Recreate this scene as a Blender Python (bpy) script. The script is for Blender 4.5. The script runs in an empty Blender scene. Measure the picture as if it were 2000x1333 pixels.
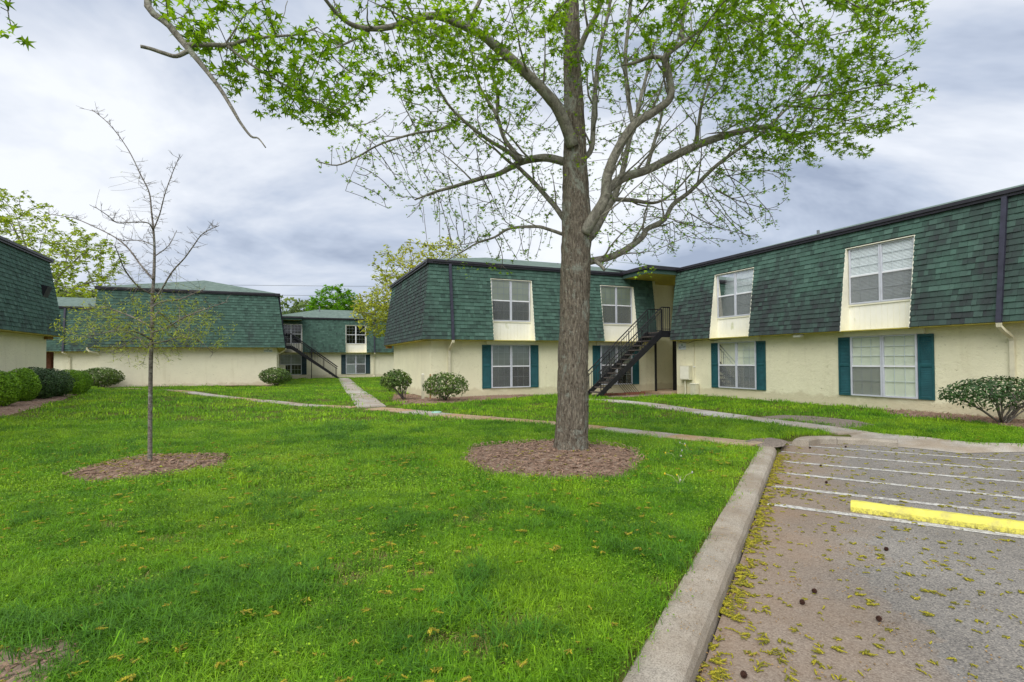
import bpy, math, random
import numpy as np
from mathutils import Vector, Matrix, noise as mnoise
from mathutils.kdtree import KDTree
SC = bpy.context.scene
COL = SC.collection
R = math.radians
# ------------------------------------------------------------------ camera
CAMZ = 1.4
cam = bpy.data.cameras.new('camera'); camo = bpy.data.objects.new('camera', cam); COL.objects.link(camo)
cam.sensor_width = 36; cam.lens = 18.42; cam.shift_y = 0.01046; cam.clip_start = .05; cam.clip_end = 2000
_p, _r = 0.016824, -0.006617
_right = Vector((1, 0, 0)); _up = Vector((0, -math.sin(_p), math.cos(_p))); _fw = Vector((0, math.cos(_p), math.sin(_p)))
_r2 = math.cos(_r)*_right + math.sin(_r)*_up; _u2 = -math.sin(_r)*_right + math.cos(_r)*_up
_m = Matrix((_r2, _u2, -_fw)).transposed().to_4x4(); _m.translation = (0, 0, CAMZ)
camo.matrix_world = _m
SC.camera = camo
# ------------------------------------------------------------------ sky, sun, exposure
SUN_AZ, SUN_EL = R(205), R(48)      # compass-like: direction the light comes from, measured from +Y clockwise
w = bpy.data.worlds.new('World'); SC.world = w; w.use_nodes = True
N = w.node_tree.nodes; LK = w.node_tree.links; N.clear()
out = N.new('ShaderNodeOutputWorld')
sky = N.new('ShaderNodeTexSky'); sky.sky_type = 'NISHITA'; sky.sun_disc = False; sky.sun_elevation = SUN_EL; sky.sun_rotation = SUN_AZ
sky.air_density = 1.0; sky.dust_density = 2.0
tc = N.new('ShaderNodeTexCoord')
sep = N.new('ShaderNodeSeparateXYZ'); LK.new(tc.outputs['Generated'], sep.inputs[0])
ad = N.new('ShaderNodeMath'); ad.operation = 'ADD'; ad.inputs[1].default_value = .42; LK.new(sep.outputs[2], ad.inputs[0])
mx = N.new('ShaderNodeMath'); mx.operation = 'MAXIMUM'; mx.inputs[1].default_value = .30; LK.new(ad.outputs[0], mx.inputs[0])
dv = N.new('ShaderNodeVectorMath'); dv.operation = 'DIVIDE'; LK.new(tc.outputs['Generated'], dv.inputs[0]); LK.new(mx.outputs[0], dv.inputs[1])
mp = N.new('ShaderNodeMapping'); mp.inputs['Scale'].default_value = (.62, 1.0, .3); mp.inputs['Rotation'].default_value = (0, 0, R(24)); mp.inputs['Location'].default_value = (6.6, 2.4, 0)
LK.new(dv.outputs[0], mp.inputs[0])
n1 = N.new('ShaderNodeTexNoise'); n1.inputs['Scale'].default_value = 1.7; n1.inputs['Detail'].default_value = 6; n1.inputs['Roughness'].default_value = .58; n1.inputs['Distortion'].default_value = .35
LK.new(mp.outputs[0], n1.inputs['Vector'])
cr = N.new('ShaderNodeValToRGB'); LK.new(n1.outputs['Fac'], cr.inputs[0])
e = cr.color_ramp.elements
e[0].position = .36; e[0].color = (.35, .41, .535, 1)
e[1].position = .63; e[1].color = (.90, .93, .98, 1)
x = cr.color_ramp.elements.new(.44); x.color = (.52, .585, .71, 1)
x = cr.color_ramp.elements.new(.53); x.color = (.72, .765, .85, 1)
bgc = N.new('ShaderNodeBackground'); bgc.inputs[1].default_value = .53; LK.new(cr.outputs[0], bgc.inputs[0])
bgs = N.new('ShaderNodeBackground'); bgs.inputs[1].default_value = .05; LK.new(sky.outputs[0], bgs.inputs[0])
mixw = N.new('ShaderNodeMixShader'); mixw.inputs[0].default_value = .9; LK.new(bgs.outputs[0], mixw.inputs[1]); LK.new(bgc.outputs[0], mixw.inputs[2])
LK.new(mixw.outputs[0], out.inputs[0])
sun = bpy.data.lights.new('sun', 'SUN'); sun.energy = 1.5; sun.angle = R(50); sun.color = (1, .965, .91)
suno = bpy.data.objects.new('sun', sun); COL.objects.link(suno)
sd = Vector((math.sin(SUN_AZ)*math.cos(SUN_EL), math.cos(SUN_AZ)*math.cos(SUN_EL), math.sin(SUN_EL)))
suno.rotation_euler = sd.to_track_quat('Z', 'Y').to_euler(); suno.location = (0, -10, 30)
vs = SC.view_settings; vs.view_transform = 'Standard'; vs.look = 'None'; vs.exposure = 1.12; vs.gamma = 1; vs.use_curve_mapping = False
SC.cycles.max_bounces = 6; SC.cycles.transparent_max_bounces = 16
# ------------------------------------------------------------------ frame of the buildings: u runs away along the right wing, v across
TH = 0.410579
U = Vector((-math.sin(TH), math.cos(TH), 0)); V = Vector((math.cos(TH), math.sin(TH), 0))
def W(u, v, z=0.0): return U*u + V*v + Vector((0, 0, z))
def smooth(a, b, x):
    t = min(1, max(0, (x-a)/(b-a))); return t*t*(3-2*t)
ASPH = [(-5.4, -8.5), (4.2, 8.32), (4.62, 9.0), (4.95, 9.5), (5.5, 9.62), (6.05, 9.35), (6.74, 8.66), (6.98, 8.3), (9.2, 8.35), (16, 7.5), (16, -10)]
def inpoly(x, y, poly):
    c = False; j = len(poly)-1
    for i in range(len(poly)):
        xi, yi = poly[i]; xj, yj = poly[j]
        if (yi > y) != (yj > y) and x < (xj-xi)*(y-yi)/(yj-yi)+xi: c = not c
        j = i
    return c
def hbase(x, y):
    z = .30*smooth(-6, -15, x)*math.exp(-((y-18)/11.0)**2)
    z -= .06*math.exp(-((x-5.6)**2+(y-22)**2)/9.0)
    z += .02*math.sin(x*.9+1.3)*math.sin(y*.7) * smooth(60, 20, y)
    d = math.hypot(x, y)
    z += 13*smooth(110, 210, d)*(1 if y > 0 else .4)
    return z
# ------------------------------------------------------------------ material helpers
MATS = {}
def newmat(name, rough=.8, spec=.3):
    m = bpy.data.materials.new(name); m.use_nodes = True; nt = m.node_tree
    b = nt.nodes['Principled BSDF']; b.inputs['Roughness'].default_value = rough
    b.inputs['Specular IOR Level'].default_value = spec
    MATS[name] = m; return m, nt, b
def nd(nt, t, **kw):
    n = nt.nodes.new(t)
    for k, v in kw.items():
        if k in n.inputs: n.inputs[k].default_value = v
        else: setattr(n, k, v)
    return n
def ramp(nt, fac, stops):
    r = nt.nodes.new('ShaderNodeValToRGB'); el = r.color_ramp.elements
    while len(el) < len(stops): el.new(.5)
    for i, (p, c) in enumerate(stops):
        el[i].position = p; el[i].color = (c[0], c[1], c[2], 1) if not isinstance(c, (int, float)) else (c, c, c, 1)
    nt.links.new(fac, r.inputs[0]); return r.outputs[0]
def wpos(nt, scale=(1, 1, 1)):
    g = nt.nodes.new('ShaderNodeNewGeometry'); mpn = nt.nodes.new('ShaderNodeMapping'); mpn.inputs['Scale'].default_value = scale
    nt.links.new(g.outputs['Position'], mpn.inputs[0]); return mpn.outputs[0]
def noise(nt, vec, scale, detail=4, rough=.55, dist=0):
    n = nd(nt, 'ShaderNodeTexNoise', Scale=scale, Detail=detail, Roughness=rough, Distortion=dist); nt.links.new(vec, n.inputs['Vector']); return n.outputs['Fac']
def mixc(nt, fac, a, b, mode='MIX'):
    n = nt.nodes.new('ShaderNodeMix'); n.data_type = 'RGBA'; n.blend_type = mode
    for sock, v in ((n.inputs[0], fac), (n.inputs[6], a), (n.inputs[7], b)):
        if hasattr(v, 'is_output') or isinstance(v, bpy.types.NodeSocket): nt.links.new(v, sock)
        elif isinstance(v, (int, float)): sock.default_value = v
        else: sock.default_value = (v[0], v[1], v[2], 1)
    return n.outputs[2]
def bump(nt, b, h, strength=.4, dist=.02):
    n = nd(nt, 'ShaderNodeBump', Strength=strength, Distance=dist); nt.links.new(h, n.inputs['Height']); nt.links.new(n.outputs[0], b.inputs['Normal'])
def math2(nt, op, a, b=None, clamp=False):
    n = nt.nodes.new('ShaderNodeMath'); n.operation = op; n.use_clamp = clamp
    for i, v in enumerate((a, b)):
        if v is None: continue
        if isinstance(v, (int, float)): n.inputs[i].default_value = v
        else: nt.links.new(v, n.inputs[i])
    return n.outputs[0]
def attr(nt, name, out='Fac'):
    n = nt.nodes.new('ShaderNodeAttribute'); n.attribute_name = name; return n.outputs[out]
def setc(nt, b, c):
    if isinstance(c, bpy.types.NodeSocket): nt.links.new(c, b.inputs['Base Color'])
    else: b.inputs['Base Color'].default_value = (c[0], c[1], c[2], 1)
def plain(name, c, rough=.7, spec=.3, var=.12, scale=6, metallic=0, bmp=0):
    m, nt, b = newmat(name, rough, spec); v = wpos(nt)
    f = noise(nt, v, scale, 5)
    lo = [k*(1-var) for k in c]; hi = [min(1, k*(1+var)) for k in c]
    setc(nt, b, ramp(nt, f, [(.3, lo), (.7, hi)])); b.inputs['Metallic'].default_value = metallic
    if bmp: bump(nt, b, noise(nt, v, scale*8, 4), bmp, .01)
    return m
def sepz(nt):
    g = nt.nodes.new('ShaderNodeNewGeometry'); s = nt.nodes.new('ShaderNodeSeparateXYZ'); nt.links.new(g.outputs['Position'], s.inputs[0]); return s.outputs[2]
# stucco: cream, knocked-down texture, splash dirt and old stains
def mk_stucco(name, c):
    m, nt, b = newmat(name, .92, .15); v = wpos(nt)
    big = noise(nt, v, .9, 5, .6); fleck = noise(nt, wpos(nt, (1, 1, 2.4)), 11, 5, .62, .3); ridg = nd(nt, 'ShaderNodeTexVoronoi', Scale=9.0, feature='SMOOTH_F1'); nt.links.new(noise_vec(nt, v, 6), ridg.inputs['Vector'])
    col = ramp(nt, big, [(.25, [k*.9 for k in c]), (.75, [k*1.05 for k in c])])
    crack = ramp(nt, fleck, [(.30, 0.0), (.37, 1.0)])
    col = mixc(nt, math2(nt, 'MULTIPLY', math2(nt, 'SUBTRACT', 1, crack), .62), col, (c[0]*.45, c[1]*.4, c[2]*.3))
    drip = noise(nt, wpos(nt, (1, 1, .12)), 3.2, 5, .6); col = mixc(nt, ramp(nt, drip, [(.58, 0.0), (.72, .22)]), col, (c[0]*.62, c[1]*.58, c[2]*.48))
    # splash dirt near the ground, uneven
    z = sepz(nt); dz = math2(nt, 'ADD', z, math2(nt, 'MULTIPLY', noise(nt, v, 2.5, 5), -.5))
    col = mixc(nt, ramp(nt, dz, [(-.40, .30), (.10, 0.0)]), col, (.34, .24, .12))
    setc(nt, b, col)
    h = math2(nt, 'ADD', math2(nt, 'MULTIPLY', ridg.outputs['Distance'], .8), math2(nt, 'ADD', noise(nt, v, 30, 4, .6), math2(nt, 'MULTIPLY', crack, .5)))
    bump(nt, b, h, .55, .02)
def noise_vec(nt, v, s):
    n = nd(nt, 'ShaderNodeTexNoise', Scale=float(s), Detail=3.0); nt.links.new(v, n.inputs['Vector'])
    a = nt.nodes.new('ShaderNodeVectorMath'); a.operation = 'MULTIPLY_ADD'; nt.links.new(n.outputs['Color'], a.inputs[0]); a.inputs[1].default_value = (.25, .25, .25); nt.links.new(v, a.inputs[2]); return a.outputs[0]
mk_stucco('stucco', (.80, .765, .545)); mk_stucco('stucco_pale', (.80, .765, .58))
def mk_shingle(name, stain_lo, stain_hi, zc):
    m, nt, b = newmat(name, .9, .2); oi = nt.nodes.new('ShaderNodeObjectInfo')
    t = math2(nt, 'FRACT', math2(nt, 'ADD', math2(nt, 'MULTIPLY', oi.outputs['Random'], 7.31), attr(nt, 'tint')))
    col = ramp(nt, t, [(0, (.050, .090, .074)), (.12, (.064, .116, .093)), (.5, (.074, .142, .111)), (.85, (.086, .162, .128)), (1, (.106, .190, .152))])
    v = wpos(nt); grit = noise(nt, v, 160, 2)
    col = mixc(nt, .5, col, ramp(nt, grit, [(.3, (.4, .4, .4)), (.7, (1, 1, 1))]), 'MULTIPLY')
    z = sepz(nt)
    st = noise(nt, wpos(nt, (1, 1, .45)), .75, 6, .62, .4)
    s = math2(nt, 'ADD', st, math2(nt, 'MULTIPLY', math2(nt, 'SUBTRACT', zc, z), .10))
    fac = ramp(nt, s, [(stain_lo, 0.0), (stain_hi, .9)])
    fac = math2(nt, 'MULTIPLY', fac, ramp(nt, t, [(0, 1.0), (1, .55)]))
    col = mixc(nt, fac, col, (.040, .042, .046)); setc(nt, b, col)
    bump(nt, b, grit, .3, .004)
mk_shingle('shingle', .42, .58, 3.5); mk_shingle('shingle_stained', .31, .46, 4.1); mk_shingle('shingle_clean', .52, .76, 3.1)
m, nt, b = newmat('roof_shingle', .92, .15); v = wpos(nt)
setc(nt, b, ramp(nt, noise(nt, v, 3.5, 8, .7), [(.3, (.085, .125, .105)), (.7, (.19, .25, .215))])); bump(nt, b, noise(nt, v, 40, 3), .4, .01)
plain('felt', (.03, .045, .042)); plain('gutter', (.022, .020, .027), .45, .5, .3); plain('downspout_dark', (.035, .035, .055), .5, .4, .25)
plain('cream_metal', (.66, .62, .45), .5, .4, .1); plain('trim', (.82, .80, .66), .7, .3, .08, 3); plain('soffit', (.50, .43, .10), .8, .2, .15, 4)
plain('shutter', (.013, .085, .095), .55, .4, .2, 5); plain('shutter_slat', (.017, .098, .110), .55, .4, .2, 5); plain('shutter_dark', (.008, .035, .042), .55, .4, .2, 5)
plain('window_metal', (.56, .58, .64), .45, .5, .1, 5); plain('window_white', (.78, .79, .82), .5, .4, .05, 5); plain('muntin', (.70, .73, .76), .5, .4, .05, 5)
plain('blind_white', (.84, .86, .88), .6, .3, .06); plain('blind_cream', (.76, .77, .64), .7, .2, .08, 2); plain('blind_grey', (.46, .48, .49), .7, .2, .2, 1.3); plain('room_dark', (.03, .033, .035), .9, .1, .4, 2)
plain('stair_steel', (.012, .012, .015), .5, .4, .35, 8); plain('tread', (.10, .085, .075), .9, .2, .3, 10); plain('box_paint', (.60, .58, .43), .6, .3, .1, 5)
plain('wood_end', (.30, .17, .06), .8, .2, .2, 8); plain('brick_red', (.24, .10, .065), .9, .2, .3, 12, bmp=.3); plain('sign_white', (.72, .77, .80), .5, .3, .04); plain('sign_ink', (.03, .07, .075), .6, .2); plain('sign_green', (.16, .26, .22), .6, .2)
plain('pipe_grey', (.16, .17, .18), .6, .4); plain('valve_green', (.30, .50, .42), .6, .3, .1, 10); plain('light_white', (.75, .75, .70), .4, .4)
# board siding with algae blotches
m, nt, b = newmat('board', .75, .25); v = wpos(nt); c0 = ramp(nt, noise(nt, v, 2.2, 4), [(.3, (.81, .80, .71)), (.7, (.87, .86, .78))])
al = noise(nt, wpos(nt, (2.2, 2.2, 1.0)), 1.35, 3, .5)
setc(nt, b, mixc(nt, ramp(nt, al, [(.66, 0.0), (.74, .55)]), c0, (.34, .38, .10)))
# glass and insect screen
m, nt, b = newmat('glass'); nt.nodes.remove(b); o = nt.nodes['Material Output']
tr = nt.nodes.new('ShaderNodeBsdfTransparent'); tr.inputs[0].default_value = (.90, .94, .93, 1); gl = nd(nt, 'ShaderNodeBsdfGlossy', Roughness=.03); fr = nd(nt, 'ShaderNodeFresnel', IOR=1.42); ms = nt.nodes.new('ShaderNodeMixShader')
nt.links.new(math2(nt, 'ADD', fr.outputs[0], .035), ms.inputs[0]); nt.links.new(tr.outputs[0], ms.inputs[1]); nt.links.new(gl.outputs[0], ms.inputs[2]); nt.links.new(ms.outputs[0], o.inputs[0])
m, nt, b = newmat('screen'); o = nt.nodes['Material Output']; setc(nt, b, (.17, .175, .175)); tr = nt.nodes.new('ShaderNodeBsdfTransparent'); ms = nt.nodes.new('ShaderNodeMixShader'); ms.inputs[0].default_value = .28
nt.links.new(tr.outputs[0], ms.inputs[1]); nt.links.new(b.outputs[0], ms.inputs[2]); nt.links.new(ms.outputs[0], o.inputs[0])
# ground materials
def mk_concrete(name, c, dirt, dirt_amt):
    m, nt, b = newmat(name, .93, .2); v = wpos(nt); n = noise(nt, v, 3.2, 8, .65); g = noise(nt, v, 120, 3, .7)
    col = ramp(nt, n, [(.28, [k*.72 for k in c]), (.5, c), (.75, [min(1, k*1.18) for k in c])])
    col = mixc(nt, .75, col, ramp(nt, g, [(.34, (.35, .34, .32)), (.50, (.95, .95, .95)), (.66, (1.3, 1.28, 1.25))]), 'MULTIPLY')
    if dirt_amt: col = mixc(nt, ramp(nt, noise(nt, v, 1.3, 6, .6), [(.42, 0.0), (.62, dirt_amt)]), col, dirt)
    setc(nt, b, col); bump(nt, b, math2(nt, 'ADD', g, math2(nt, 'MULTIPLY', n, 2)), .5, .01); return m
mk_concrete('concrete', (.44, .41, .36), (.30, .21, .12), .5); mk_concrete('concrete_clean', (.52, .50, .45), (.30, .24, .16), .25); mk_concrete('concrete_clay', (.43, .33, .22), (.40, .25, .12), .8); mk_concrete('curb_stone', (.43, .385, .32), (.24, .18, .12), .55)
m, nt, b = newmat('asphalt', .95, .2); v = wpos(nt)
vo = nd(nt, 'ShaderNodeTexVoronoi', Scale=125.0); nt.links.new(v, vo.inputs['Vector']); sv = nt.nodes.new('ShaderNodeSeparateColor'); nt.links.new(vo.outputs['Color'], sv.inputs[0]); g1 = sv.outputs[0]; g2 = noise(nt, v, 60, 2, .6); n = noise(nt, v, 1.1, 7, .6)
col = ramp(nt, n, [(.3, (.19, .177, .160)), (.7, (.285, .267, .243))])
col = mixc(nt, .85, col, ramp(nt, g1, [(.0, (.42, .42, .43)), (.35, (.85, .85, .85)), (.8, (1.10, 1.08, 1.05)), (1, (1.55, 1.50, 1.42))]), 'MULTIPLY')
col = mixc(nt, ramp(nt, g2, [(.63, 0.0), (.70, .55)]), col, (.42, .37, .31))
# reddish soil washed out along the curb: distance from the curb line in world metres
sx = nt.nodes.new('ShaderNodeVectorMath'); sx.operation = 'DOT_PRODUCT'; gg = nt.nodes.new('ShaderNodeNewGeometry'); nt.links.new(gg.outputs['Position'], sx.inputs[0]); sx.inputs[1].default_value = (.869, -.495, 0)
dd = math2(nt, 'ADD', sx.outputs['Value'], .50)
dn = math2(nt, 'ADD', dd, math2(nt, 'MULTIPLY', math2(nt, 'SUBTRACT', noise(nt, v, 1.3, 8, .68), .5), 1.9))
col = mixc(nt, ramp(nt, dn, [(.0, .60), (.55, .34), (1.3, .12), (2.2, 0.0)]), col, (.30, .195, .115))
setc(nt, b, col); bump(nt, b, math2(nt, 'ADD', math2(nt, 'MULTIPLY', vo.outputs['Distance'], -1.5), math2(nt, 'MULTIPLY', g2, .3)), .30, .004)
m, nt, b = newmat('line_paint', .85, .25); v = wpos(nt); wv = noise(nt, v, 26, 6, .75)
setc(nt, b, mixc(nt, ramp(nt, wv, [(.43, 0.0), (.58, .85)]), (.60, .59, .55), (.23, .21, .19)))
m, nt, b = newmat('yellow_paint', .6, .35); v = wpos(nt); wv = noise(nt, v, 38, 6, .75); nz = nt.nodes.new('ShaderNodeNewGeometry'); sN = nt.nodes.new('ShaderNodeSeparateXYZ'); nt.links.new(nz.outputs['Normal'], sN.inputs[0])
zz = sepz(nt); low = ramp(nt, math2(nt, 'ADD', zz, math2(nt, 'MULTIPLY', wv, .09)), [(-.0, .9), (.03, .0)])
ylow = math2(nt, 'MULTIPLY', ramp(nt, zz, [(0, 1.0), (.0, 1.0)]), ramp(nt, wv, [(.47, 0.0), (.56, .85)]))
zl = nt.nodes.new('ShaderNodeMapRange'); zl.inputs[1].default_value = -.10; zl.inputs[2].default_value = -.04; zl.inputs[3].default_value = 1; zl.inputs[4].default_value = .14; nt.links.new(zz, zl.inputs[0])
ytop = ramp(nt, noise(nt, v, 7, 7, .7), [(.35, (.56, .51, .13)), (.50, (.72, .66, .10)), (.7, (.78, .73, .16))])
setc(nt, b, mixc(nt, math2(nt, 'MULTIPLY', ylow, zl.outputs[0]), ytop, (.17, .145, .07))); bump(nt, b, wv, .3, .006)
m, nt, b = newmat('soil', .95, .1); v = wpos(nt); n = noise(nt, v, .6, 8, .65); f = noise(nt, v, 30, 5, .7)
col = ramp(nt, f, [(.3, (.060, .070, .014)), (.55, (.11, .125, .025)), (.8, (.22, .18, .075))])
d = math.hypot(1, 1); setc(nt, b, col); bump(nt, b, f, .8, .03)
m, nt, b = newmat('mulch', .95, .1); v = wpos(nt); n = noise(nt, v, 9, 6, .7); f = noise(nt, v, 60, 4, .7)
col = ramp(nt, n, [(.3, (.18, .115, .082)), (.50, (.33, .225, .165)), (.70, (.52, .42, .345))]); col = mixc(nt, .6, col, ramp(nt, f, [(.3, (.35, .33, .3)), (.7, (1.25, 1.2, 1.15))]), 'MULTIPLY')
setc(nt, b, col); bump(nt, b, math2(nt, 'ADD', f, n), .9, .03)
plain('mulch_chip', (.29, .19, .135), .95, .1, .6, 30); plain('gravel_dark', (.24, .20, .165), .95, .1, .5, 40, bmp=.6)
plain('bare_earth', (.27, .20, .155), .95, .1, .3, 8, bmp=.6)
def foliage(name, c0, c1, trans=.45, scale=.8, rough=.55, c2=None, patchy=False):
    m, nt, b = newmat(name, rough, .35); v = wpos(nt); o = nt.nodes['Material Output']
    f = noise(nt, v, scale, 5, .6)
    stops = [(.30, c0), (.70, c1)] if c2 is None else [(.26, c0), (.46, c1), (.66, c2)]
    col = ramp(nt, f, stops)
    if patchy: col = mixc(nt, 1.0, col, ramp(nt, noise(nt, v, 1.7, 4, .6), [(.34, (.50, .60, .55)), (.52, (1, 1, 1)), (.70, (1.22, 1.12, 1.0))]), 'MULTIPLY')
    t = attr(nt, 'tint'); col = mixc(nt, 1.0, col, ramp(nt, t, [(0, (.50, .53, .52)), (.45, (.95, .95, .95)), (.85, (1.25, 1.2, 1.1)), (1, (1.7, 1.6, 1.45))]), 'MULTIPLY')
    if patchy or name in ('clover', 'grass_dark', 'straw'):
        gN = nt.nodes.new('ShaderNodeNewGeometry'); vm = nt.nodes.new('ShaderNodeMix'); vm.data_type = 'VECTOR'; vm.inputs[0].default_value = .55; nt.links.new(gN.outputs['Normal'], vm.inputs[4]); vm.inputs[5].default_value = (0, 0, 1); nt.links.new(vm.outputs[1], b.inputs['Normal'])
    setc(nt, b, col); tl = nt.nodes.new('ShaderNodeBsdfTranslucent'); nt.links.new(mixc(nt, 1.0, col, (1.25, 1.2, .6), 'MULTIPLY'), tl.inputs[0])
    ms = nt.nodes.new('ShaderNodeMixShader'); ms.inputs[0].default_value = trans; nt.links.new(b.outputs[0], ms.inputs[1]); nt.links.new(tl.outputs[0], ms.inputs[2]); nt.links.new(ms.outputs[0], o.inputs[0]); return m
foliage('grass', (.080, .240, .008), (.175, .395, .011), .40, .5, .45, (.300, .505, .018), True); foliage('grass_dark', (.065, .200, .013), (.125, .300, .022), .35, .9); foliage('clover', (.17, .36, .016), (.32, .50, .03), .4, 1.0); foliage('straw', (.34, .28, .11), (.46, .38, .17), .2, 2)
foliage('gum_leaf', (.165, .325, .018), (.28, .455, .026), .55, .7); foliage('gum_leaf_young', (.24, .40, .02), (.34, .50, .03), .5, 1.5)
foliage('sapling_leaf', (.28, .36, .03), (.44, .50, .06), .45, 1.5); foliage('holly', (.036, .082, .016), (.080, .145, .025), .2, 2.0, .55, (.125, .195, .03)); foliage('holly_dark', (.030, .075, .024), (.070, .135, .036), .2, 2.0, .45)
foliage('boxwood', (.12, .27, .012), (.23, .42, .02), .3, 1.4); foliage('oak_spring', (.24, .35, .03), (.40, .50, .05), .45, .25); foliage('oak_yellow', (.26, .33, .05), (.40, .46, .07), .5, .3, .55, (.48, .49, .07)); foliage('maple_bright', (.10, .28, .012), (.20, .42, .018), .45, .3)
foliage('woods', (.045, .085, .030), (.10, .16, .04), .3, .05, .7, (.17, .22, .05)); foliage('catkin', (.26, .245, .018), (.44, .40, .03), .25, 6); foliage('brown_leaf', (.20, .12, .05), (.36, .24, .10), .2, 3); plain('seed_ball', (.055, .028, .020), .9, .1, .3, 60); plain('flower_yellow', (.75, .55, .03), .7, .2); plain('flower_puff', (.42, .43, .38), .9, .1); plain('stalk', (.34, .36, .16), .7, .2)
def mk_bark(name, c0, c1, lich, amt, sc=(7, 7, 1.5), bs=.9, specks=0):
    m, nt, b = newmat(name, .95, .1); v = wpos(nt, sc); n = noise(nt, v, 3.2, 8, .65, .8); f = noise(nt, wpos(nt), 55, 4, .7)
    col = ramp(nt, n, [(.36, c0), (.62, c1)]); l = noise(nt, wpos(nt, (1, 1, .8)), 3.4, 8, .72, .6)
    col = mixc(nt, ramp(nt, l, [(.54, 0.0), (.62, amt)]), col, lich); col = mixc(nt, .5, col, ramp(nt, f, [(.3, (.5, .5, .5)), (.7, (1.3, 1.3, 1.3))]), 'MULTIPLY')
    if specks: col = mixc(nt, ramp(nt, noise(nt, wpos(nt), 30, 3, .6), [(.62, 0.0), (.68, .6)]), col, lich)
    setc(nt, b, col); bump(nt, b, math2(nt, 'ADD', math2(nt, 'MULTIPLY', n, 1.6), math2(nt, 'MULTIPLY', f, .25)), bs, .05)
mk_bark('bark_gum', (.10, .080, .062), (.37, .32, .25), (.42, .45, .38), .75, (15, 15, 2.6), 1.0, 1); mk_bark('bark_limb', (.16, .148, .122), (.34, .32, .265), (.34, .38, .29), .5, (4, 4, 3), .6); mk_bark('bark_twig', (.13, .115, .10), (.24, .215, .185), (.2, .2, .17), .2, (6, 6, 6), .3)
mk_bark('bark_sapling', (.12, .10, .085), (.30, .27, .24), (.36, .38, .34), .6, (5, 5, 12), .5)
# ------------------------------------------------------------------ mesh and object helpers
rnd = random.Random(7)
class MB:
    def __init__(s): s.v = []; s.f = []; s.t = []
    def add(s, vs, fs, t=0.5):
        o = len(s.v); s.v += [tuple(p) for p in vs]; s.f += [tuple(i+o for i in f) for f in fs]; s.t += [t]*len(vs)
    def hexa(s, p, t=0.5):      # p: 8 points, bottom ring 0-3 then top ring 4-7
        s.add(p, [(3, 2, 1, 0), (4, 5, 6, 7), (0, 1, 5, 4), (1, 2, 6, 5), (2, 3, 7, 6), (3, 0, 4, 7)], t)
    def box(s, a, b, t=0.5):
        x0, y0, z0 = a; x1, y1, z1 = b
        s.hexa([(x0, y0, z0), (x1, y0, z0), (x1, y1, z0), (x0, y1, z0), (x0, y0, z1), (x1, y0, z1), (x1, y1, z1), (x0, y1, z1)], t)
    def tube(s, pts, rad, n=6, cap=True, t=.5):
        P = [Vector(p) for p in pts]; m = len(P); rings = []; ref = None
        for i in range(m):
            d = (P[min(i+1, m-1)]-P[max(i-1, 0)])
            if d.length < 1e-7: d = Vector((0, 0, 1))
            d.normalize()
            if ref is None: ref = Vector((1, 0, 0)) if abs(d.x) < .8 else Vector((0, 1, 0))
            a = (ref - d*ref.dot(d)); a = a.normalized() if a.length > 1e-5 else d.orthogonal().normalized(); ref = a; b = d.cross(a)
            r = rad[i] if hasattr(rad, '__len__') else rad
            rings.append([P[i]+a*(r*math.cos(6.2832*k/n))+b*(r*math.sin(6.2832*k/n)) for k in range(n)])
        vs = [q for rg in rings for q in rg]; fs = [(i*n+k, i*n+(k+1) % n, (i+1)*n+(k+1) % n, (i+1)*n+k) for i in range(m-1) for k in range(n)]
        if cap: fs += [tuple(range(n-1, -1, -1)), tuple((m-1)*n+k for k in range(n))]
        s.add(vs, fs, t)
    def sweep(s, pts, ax, hw, hd):      # rectangular bar along pts; ax: width axis
        P = [Vector(p) for p in pts]; m = len(P); vs = []; ax = Vector(ax).normalized()
        for i in range(m):
            d = (P[min(i+1, m-1)]-P[max(i-1, 0)]).normalized(); n = d.cross(ax).normalized()
            vs += [P[i]+ax*hw+n*hd, P[i]-ax*hw+n*hd, P[i]-ax*hw-n*hd, P[i]+ax*hw-n*hd]
        fs = [(i*4+k, i*4+(k+1) % 4, (i+1)*4+(k+1) % 4, (i+1)*4+k) for i in range(m-1) for k in range(4)] + [(3, 2, 1, 0), tuple((m-1)*4+k for k in range(4))]
        s.add(vs, fs)
    def mesh(s, name, mat, smooth=False, fixn=True, tint=False):
        me = bpy.data.meshes.new(name); me.from_pydata(s.v, [], s.f)
        if fixn and len(s.f) < 60000:
            import bmesh
            bm = bmesh.new(); bm.from_mesh(me); bmesh.ops.recalc_face_normals(bm, faces=bm.faces); bm.to_mesh(me); bm.free()
        if tint:
            a = me.attributes.new('tint', 'FLOAT', 'POINT'); a.data.foreach_set('value', s.t)
        if smooth: me.polygons.foreach_set('use_smooth', [True]*len(me.polygons))
        me.materials.append(MATS[mat]); me.update(); return me
    def build(s, name, mat, parent=None, **kw):
        return link(name, s.mesh(name, mat, **kw), parent)
def link(name, me, parent=None):
    o = bpy.data.objects.new(name, me); COL.objects.link(o)
    if parent: o.parent = parent
    return o
def tag(o, label=None, cat=None, group=None, kind=None):
    for k, v in (('label', label), ('category', cat), ('group', group), ('kind', kind)):
        if v: o[k] = v
    return o
def empty(name, loc, rz=0, **kw):
    o = bpy.data.objects.new(name, None); COL.objects.link(o); o.location = loc; o.rotation_euler = (0, 0, rz); o.empty_display_size = .2; return tag(o, **kw)
def addtint(me, vals):
    a = me.attributes.new('tint', 'FLOAT', 'POINT'); a.data.foreach_set('value', vals)
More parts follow.
